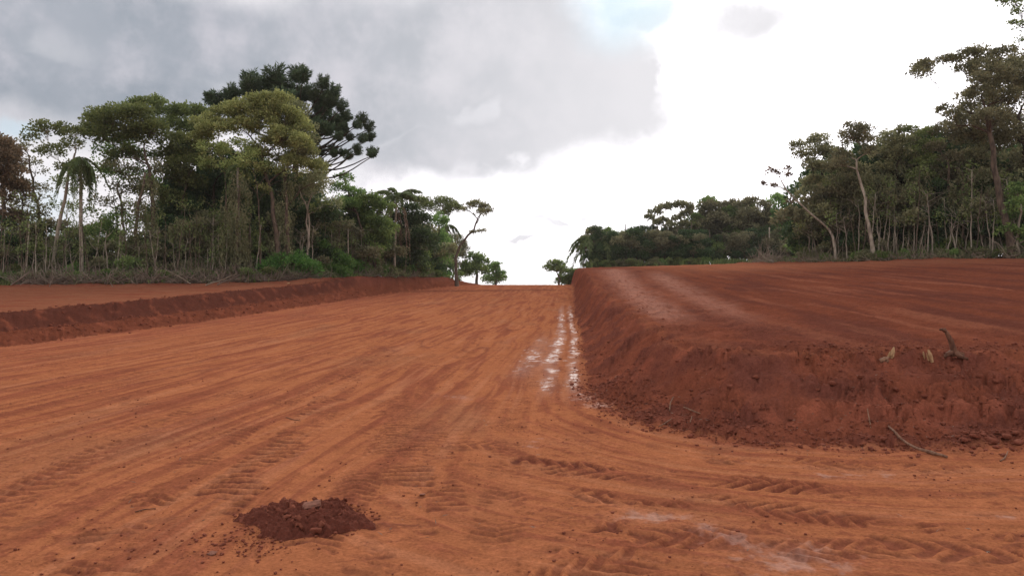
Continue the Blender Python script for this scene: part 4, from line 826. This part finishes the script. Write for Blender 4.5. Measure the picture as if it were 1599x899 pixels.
row(FORR, A(1262, 1640, 15), 12, SHR, 1.7, 'shrub deep in the wood', 'shrub', 'shrubs inside the right wood')
for i, (px, D, L, lab) in enumerate([(322, 48.0, 2.4, 'long pale fallen branch sloping on the brush, left of the mounded bush'), (298, 48.2, 2.0, 'grey fallen branch lying in the brush left of the two longest'), (340, 48.6, 1.8, 'short crooked fallen branch in the brush nearest the mounded bush'),
                                     (18, 46, 2.0, 'pale fallen branch in the grass at the far left'), (520, 58.6, 1.5, 'thin fallen branch lying right of the mounded bush')]):
    x = (px - CX) / F * D; z = gz(x, D) + .05; mb = MB(); e = np.array([L * .8, rng.normal() * .2, L * .38 * rng.uniform(.6, 1.3)]) * (1 if i != 1 else -1); e[2] = abs(e[2])
    P = wiggle((0, 0, 0), e, 7, .04); mb.tube(P, np.linspace(.045, .015, 7), 5)
    for k in (3, 4, 5): mb.tube(wiggle(P[k], P[k] + rng.normal(size=3) * .35, 3, .02), [.016, .01, .005], 3)
    o = link('fallen_branch', mb.mesh('fallen_branch'), M['straw']); o.location = (x, D, z); tag(o, lab, 'branch')


# ------------------------------------------------------------------ loose earth, stones, roots
def ico(sub):
    import bmesh
    bm = bmesh.new(); bmesh.ops.create_icosphere(bm, subdivisions=sub, radius=1.0)
    V = np.array([v.co[:] for v in bm.verts]); T = np.array([[v.index for v in f.verts] for f in bm.faces]); bm.free(); return V, T
IV1, IT1 = ico(1); IV2, IT2 = ico(2); IV3, IT3 = ico(3)
def rough_shape(V, seed, amp=.35, flat=.7):
    q = V.copy(); k = 1 + amp * (perlin(q[:, 0] * 1.3 + seed, q[:, 1] * 1.3 + q[:, 2] * 1.1, seed) + .5 * perlin(q[:, 0] * 3 + seed, q[:, 2] * 3 - q[:, 1] * 2, seed + 3))
    q = q * k[:, None]; q = np.clip(q, -.62 + .1 * math.sin(seed), .66); q = q + .10 * np.sin(q[:, [1, 2, 0]] * 7 + seed); q[:, 2] *= flat; return q
def clod_field(name, X, Y, R_, mat, sink=.25):
    z = terrain(X, Y); mb = MB()
    for i, (x, y, zz, r) in enumerate(zip(X, Y, z, R_)):
        a = rng.random() * 6.28; ca, sa = math.cos(a), math.sin(a)
        V = CV[rng.integers(len(CV))] * r * np.array([rng.uniform(.7, 1.4), 1, rng.uniform(.6, 1)])
        V = np.stack([V[:, 0] * ca - V[:, 1] * sa + x, V[:, 0] * sa + V[:, 1] * ca + y, V[:, 2] + zz + r * sink], 1)
        mb.add(V, None, IT1, rng.random())
    return tag(link(name, mb.mesh(name, False), mat), kind='stuff')
CV = [rough_shape(IV1, i * 3 + 1, .45, .8) for i in range(12)]
def scatter_mask(n, xr, yr, fn):
    x = rng.uniform(*xr, n); y = rng.uniform(*yr, n); _, a = terrain(x, y, True); p = fn(a, x, y); k = rng.random(n) < p; return x[k], y[k]
x, y = scatter_mask(34000, (1.0, 9.5), (7.4, 13), lambda a, x, y: np.clip(np.exp(-((a['dn'] - .15) / .35) ** 2) * .75 + .30 * a['bank'] * a['patch'] + .35 * np.exp(-((a['dn'] - 2.4) / .5) ** 2) * a['front'], 0, 1))
n = len(x); tag(clod_field('loose_clods', x, y, .010 + .024 * rng.random(n) ** 3 + .012 * (rng.random(n) < .06), M_CLOD), 'loose crumbled dark red clods strewn over the front bank at right', 'loose earth')
x, y = scatter_mask(9000, (1.0, 7.0), (12.5, 50), lambda a, x, y: np.clip(np.exp(-((a['dn'] - .1) / .3) ** 2) * .8 + .2 * np.exp(-((a['dn'] - 1.3) / .4) ** 2), 0, 1))
n = len(x); tag(clod_field('loose_clods', x, y, .015 + .035 * rng.random(n) ** 3, M_CLOD), 'loose clods along the foot of the long road bank', 'loose earth')
x, y = scatter_mask(14000, (-24, -8), (17, 58), lambda a, x, y: np.clip(np.exp(-((a['dl'] - .7) / .55) ** 2) * .8 + .4 * np.exp(-((a['dl'] - 2.3) / .4) ** 2), 0, 1))
n = len(x); tag(clod_field('loose_clods', x, y, .025 + .06 * rng.random(n) ** 3, M_CLOD), 'loose clods along the left terrace', 'loose earth')
x = rng.uniform(-6, 8, 7000); y = 3.2 + 12 * rng.random(7000) ** 1.6; k = (fbm(x * .6, y * .6, 3, 300) > .02) & (terrain(x, y, True)[1]['road'] > .9); x, y = x[k], y[k]
n = len(x); tag(clod_field('road_crumbs', x, y, .004 + .013 * rng.random(n) ** 4, M_CLOD, .4), 'small crumbs of earth scattered over the packed road', 'loose earth')

# the heap of dark moist soil in the foreground
def pile():
    cx, cy = -1.46, 5.52; root = thing('soil_pile', (cx, cy, gz(cx, cy)), 'small heap of dark moist soil dumped on the packed road in the foreground', 'soil heap')
    n = 210; u = np.linspace(-.62, .62, n); v = np.linspace(-.62, .55, n); X, Y = np.meshgrid(u, v)
    xr = X + .18 * Y; ang = np.arctan2(Y, xr)
    lob = 1 + .24 * perlin(np.cos(ang) * 1.6 + 5, np.sin(ang) * 1.6, 310) + .20 * fbm(X * 7, Y * 7, 3, 311)
    d = np.sqrt((xr / (.47 * lob)) ** 2 + ((Y + .0) / (.43 * lob)) ** 2)
    h = np.clip(1 - d, -.3, 1); body = .066 * np.clip(h, 0, 1) ** .8 * (1 + .5 * fbm(X * 4, Y * 4, 2, 312))
    edge = sst(h, 0, .12)
    H = body + edge * (.045 * np.abs(perlin(X * 13, Y * 13, 313)) + .020 * np.abs(perlin(X * 28, Y * 28, 314)) + .010 * np.abs(perlin(X * 60, Y * 60, 315)))
    gzv = terrain(X.ravel() + cx, Y.ravel() + cy).reshape(X.shape) - gz(cx, cy)
    Z = H + gzv - .012 * (1 - edge) - .02 * (h < -.05)
    i = np.arange(n - 1)[:, None] * n; j = np.arange(n - 1)[None]; Q = np.stack([i + j, i + j + 1, i + j + n + 1, i + j + n], -1).reshape(-1, 4)
    hm = h.ravel(); keep = (hm[Q] > -.04).any(1)
    link('soil_heap', mesh_np('soil_heap', np.stack([X.ravel(), Y.ravel(), Z.ravel()], 1), Q[keep], None, True, {}), M_HEAP, root)
    def top(x, y):
        a = int(np.clip((x + .62) / 1.24 * (n - 1), 0, n - 1)); b = int(np.clip((y + .62) / 1.17 * (n - 1), 0, n - 1)); return Z[b, a]
    V = rough_shape(IV3, 11, .22, .38); V *= np.array([.085, .05, .055]); st = link('stone', mesh_np('stone', V, None, IT3), M_STONE, root, (.015, .035, top(.015, .035) + .022)); st.rotation_euler = (.25, -.12, .3); st['label'] = 'flat pale stone lying on top of the heap'
    meshes = [mesh_np('clod', rough_shape(IV2, 20 + q, .4, .8), None, IT2) for q in range(5)]
    for m_ in meshes: m_.materials.append(M_CLOD)
    for q in range(90):
        a = rng.random() * 6.28; rr = rng.uniform(.1, 1.05) ** .6; x_ = .43 * rr * math.cos(a) - .05; y_ = .35 * rr * math.sin(a)
        o = link('clod', meshes[q % 5], None, root); s = .008 + .026 * rng.random() ** 2; o.scale = (s * rng.uniform(.8, 1.5), s, s * .8); o.location = (x_, y_, top(x_, y_) + s * .3); o.rotation_euler = (rng.random(), rng.random(), rng.random() * 6)
    o = link('clod', meshes[1], None, root); o.scale = (.06, .035, .03); o.location = (.14, -.36, top(.14, -.36) + .015)
    return meshes
CLM = pile()
t = rng.normal(size=(700, 2)) * np.array([.30, .15]); x = -1.75 + t[:, 0]; y = 5.0 + t[:, 1]; a_ = rng.random(700) * 6.28; k_ = rng.random(700) < .5; x = np.where(k_, -1.46 + (.46 + .06 * rng.normal(size=700)) * np.cos(a_), x); y = np.where(k_, 5.52 + (.40 + .05 * rng.normal(size=700)) * np.sin(a_), y)
tag(clod_field('spilled_crumbs', x, y, .003 + .014 * rng.random(700) ** 3, M_CLOD, .4), 'crumbs spilled in front of the soil heap', 'loose earth')

# single clods one can pick out
def ground_at(px, py):
    D = np.geomspace(3.2, 110, 2600); x_ = (px - CX) / F * D; ray = EYE + (HY - py) / F * D
    k = int(np.argmax(terrain(x_, D) > ray)); return np.array([x_[k], D[k], gz(x_[k], D[k])])
def put_clod(px, py, rpx, label, group=None, z=None, k=0, mat=None, name='clod', fl=.8):
    x_, D, zz = ground_at(px, py)
    s = .8 * rpx * D / F; o = link(name, CLM[k % 5] if mat is None else mesh_np(name, rough_shape(IV2, 60 + k, .3, .6), None, IT2), mat)
    o.scale = (s, s * rng.uniform(.7, 1), s * fl * rng.uniform(.75, 1.05)); o.location = (x_, D, zz + s * .25); o.rotation_euler = (rng.normal() * .2, rng.normal() * .2, rng.random() * 6); tag(o, label, name, group)
for i, (px, py, rp) in enumerate([(1506, 693, 11), (1523, 687, 12), (1548, 692, 15), (1572, 689, 12), (1592, 694, 12), (1560, 677, 11), (1586, 679, 10), (1535, 676, 8), (1496, 683, 8), (1610, 688, 13), (1555, 700, 8), (1520, 701, 7), (1580, 702, 7)]):
    put_clod(px, py, rp, 'blocky lump of earth in the row at the bank foot, far right', 'blocky lumps at the foot of the right bank', k=i)
for i, (px, py, rp) in enumerate([(1360, 702, 8), (1378, 697, 7), (1395, 703, 6), (1345, 696, 6), (1140, 605, 8), (1192, 640, 7), (1235, 655, 6), (1080, 610, 6), (1290, 690, 7), (1250, 698, 6), (1060, 660, 5), (1010, 650, 5), (1470, 640, 8), (1445, 620, 8), (1300, 600, 9), (1345, 590, 9), (1400, 610, 7), (1530, 590, 9), (1555, 600, 7), (1180, 590, 7)]):
    put_clod(px, py, rp, 'dark clod loose on the face of the bank at right', 'clods on the right bank face', k=i)
put_clod(332, 865, 11, 'flattish brown stone on the road, left of the spilled crumbs', k=1, mat=M_STONE, name='stone', fl=.35)
put_clod(1567, 712, 7, 'lone dark clod on the packed road right of the curved root', k=2)
put_clod(660, 773, 8, 'small pale clod on the road right of the soil heap', k=3, mat=M_STONE, name='stone', fl=.5)
put_clod(408, 839, 9, 'rounded dark clod at the lower left rim of the soil heap', k=4)
put_clod(350, 850, 6, 'grey-brown clod between the flattish stone and the heap', k=0)
put_clod(451, 443, 3.5, 'tiny white lump on the berm before the mounded bush', k=5, mat=M['split'], name='stone', fl=.6)

def root_obj(pts, r, label, mat='root', name='root', cat='root', lift=None, sides=7):
    P = []
    for i, (px, py, h) in enumerate(pts):
        g = ground_at(px, py + h * 0); P.append(g + np.array([0, 0, h]))
    P = np.array(P); O = P[0].copy(); n = 4 * len(P); s = np.linspace(0, len(P) - 1, n); Q = np.stack([np.interp(s, np.arange(len(P)), P[:, k]) for k in range(3)], 1)
    for _ in range(2): Q[1:-1] = (Q[:-2] + 2 * Q[1:-1] + Q[2:]) / 4
    Q[1:-1] += rng.normal(size=(n - 2, 3)) * r[0] * .12
    mb = MB(); mb.tube(Q - O, np.interp(np.linspace(0, 1, n), np.linspace(0, 1, len(r)), r), sides)
    o = link(name, mb.mesh(name), M[mat]); o.location = O; return tag(o, label, cat)
root_obj([(1388, 668, .02), (1398, 682, .05), (1412, 696, .045), (1432, 705, .03), (1455, 710, .02), (1480, 715, .01)], [.010, .013, .013, .014, .018, .012], 'long curved root lying on the road edge at the foot of the right bank')
root_obj([(1355, 650, .06), (1357, 656, .035), (1359, 663, .02), (1360, 668, .0)], [.006, .007, .006], 'short thin root curling out of the bank left of the long curved root', 'root')
root_obj([(1562, 720, .005), (1570, 716, .01), (1574, 709, .03)], [.006, .007, .004], 'tiny bent pale stick on the road at the right edge', 'root', 'stick', 'stick')
root_obj([(1046, 645, .03), (1047, 634, .04), (1052, 624, .03)], [.008, .010, .006], 'upright curled root on the bank corner, left one', 'root')
root_obj([(1068, 640, .03), (1080, 645, .03), (1094, 649, .02)], [.008, .010, .006], 'short straight root lying on the bank corner right of the curled root', 'root')
root_obj([(1030, 669, .02), (1040, 664, .03), (1049, 657, .02)], [.006, .008, .004], 'low twig lying at the lower foot of the bank corner', 'root', 'stick', 'stick')
root_obj([(1078, 662, .02), (1081, 655, .04)], [.006, .004], 'stubby twig sticking up between the bank corner roots', 'root', 'stick', 'stick')
root_obj([(212, 800, .006), (225, 797, .01), (244, 794, .004)], [.004, .005, .003], 'thin dark twig on the road left of the soil heap', 'stump', 'stick', 'stick')
root_obj([(447, 652, .005), (458, 656, .01), (470, 657, .004)], [.005, .006, .004], 'short twig on the road above the soil heap', 'stump', 'stick', 'stick')
def chips():
    def wedge(name, px, py, w, h, tilt, yaw, label, mat, cat):
        g = ground_at(px, py); mb = MB(); n = 6; t = np.linspace(0, 1, n); 
        P = np.stack([np.sin(t * .5) * h * math.sin(tilt), 0 * t, t * h * math.cos(tilt)], 1); mb.tube(P, w * np.array([.6, .85, .7, .8, .5, .25]), 6)
        for k in range(3): mb.tube(P[1:5] + rng.normal(size=3) * w * .5, w * np.array([.5, .6, .4, .1]), 4)
        o = link(name, mb.mesh(name, False), M[mat]); o.location = g - np.array([0, 0, .03]); o.rotation_euler = (0, 0, yaw); tag(o, label, cat)
    wedge('wood_splinter', 1392, 556, .035, .17, .5, .1, 'pale split wood end standing on the bank top, leftmost of the bank top wood', 'split', 'wood piece')
    wedge('wood_splinter', 1374, 564, .045, .26, 1.35, 0, 'broken root end lying low beside the leftmost pale wood end', 'root', 'wood piece')
    wedge('wood_splinter', 1456, 564, .028, .20, -.6, 0, 'bright splintered wood piece between the two stumps on the bank top', 'split', 'wood piece')
    wedge('wood_splinter', 1444, 560, .016, .13, -.3, 0, 'small splinter just left of the bright splintered piece', 'split', 'wood piece')
    g = ground_at(1488, 553); O = g - np.array([0, 0, .04]); root = thing('tree_stump', O, 'dark broken stump with upright stem and root foot on the bank top at right', 'stump')
    s = g[1] / F; mb = MB(); mb.tube(np.array([(2, 0, 0), (1, 0, 12), (-3, 0, 24), (-8, 0, 34), (-13, 0, 43)]) * s, np.array([9, 7.5, 6.5, 5.5, 3]) * s * .62, 8)
    mb.tube(np.array([(-12, 0, 39), (-17, -1, 42), (-21, -1, 41)]) * s, np.array([3, 2.4, 1.5]) * s, 5); link('stem', mb.mesh('stem'), M['stump'], root)
    for pts, rr in (([(2, 0, 6), (12, -4, 2), (22, -6, 0), (32, -8, 1)], [5, 4.5, 3.5, 2]), ([(0, 0, 6), (-10, -4, 3), (-18, -8, -1)], [5, 3.5, 2]), ([(2, 0, 5), (6, -12, 0), (12, -20, -3)], [4.5, 3.5, 2])):
        mb = MB(); mb.tube(np.array(pts) * s, np.array(rr) * s, 6); link('root', mb.mesh('root'), M['stump'], root)
chips()
# pale chips and short straws caught in the earth, too many to count
x, y = scatter_mask(2600, (1.0, 9.5), (7.2, 13.5), lambda a, x, y: np.clip(.5 * a['bank'] + .6 * np.exp(-((a['dn'] - .1) / .5) ** 2), 0, 1) * (fbm(x * 1.1, y * 1.1, 2, 330) > -.05))
x2 = rng.uniform(-4, 6, 420); y2 = rng.uniform(3.4, 10, 420); k = fbm(x2 * .8, y2 * .8, 2, 331) > .12; x = np.r_[x, x2[k]]; y = np.r_[y, y2[k]]
mb = MB(); z = terrain(x, y); dd = rng.normal(size=(len(x), 3)) * np.array([1, .6, .25]); mb.leaves(np.stack([x, y, z + .006], 1), .045, dd, .12, None, .1)
tag(link('straw_bits', mb.mesh('straw_bits', False), M['straw']), 'tiny pale bits of straw and root caught in the red earth', 'straw', kind='stuff')

# ------------------------------------------------------------------ thin air volume added to lift dark tones like lens flare
def added_haze():
    import bmesh
    bm = bmesh.new(); bmesh.ops.create_cube(bm, size=1.0); me = bpy.data.meshes.new('added_haze'); bm.to_mesh(me); bm.free()
    o = bpy.data.objects.new('added_haze', me); COL.objects.link(o); o.scale = (3800, 3800, 34); o.location = (0, 0, 12); o['kind'] = 'stuff'
    m, nt = newmat('added_thin_haze'); v = nt.nodes.new('ShaderNodeVolumePrincipled'); v.inputs['Color'].default_value = (1, .96, .92, 1); v.inputs['Density'].default_value = .0002; v.inputs['Anisotropy'].default_value = .2
    out = nt.nodes.new('ShaderNodeOutputMaterial'); nt.links.new(v.outputs[0], out.inputs['Volume']); me.materials.append(m)
added_haze()
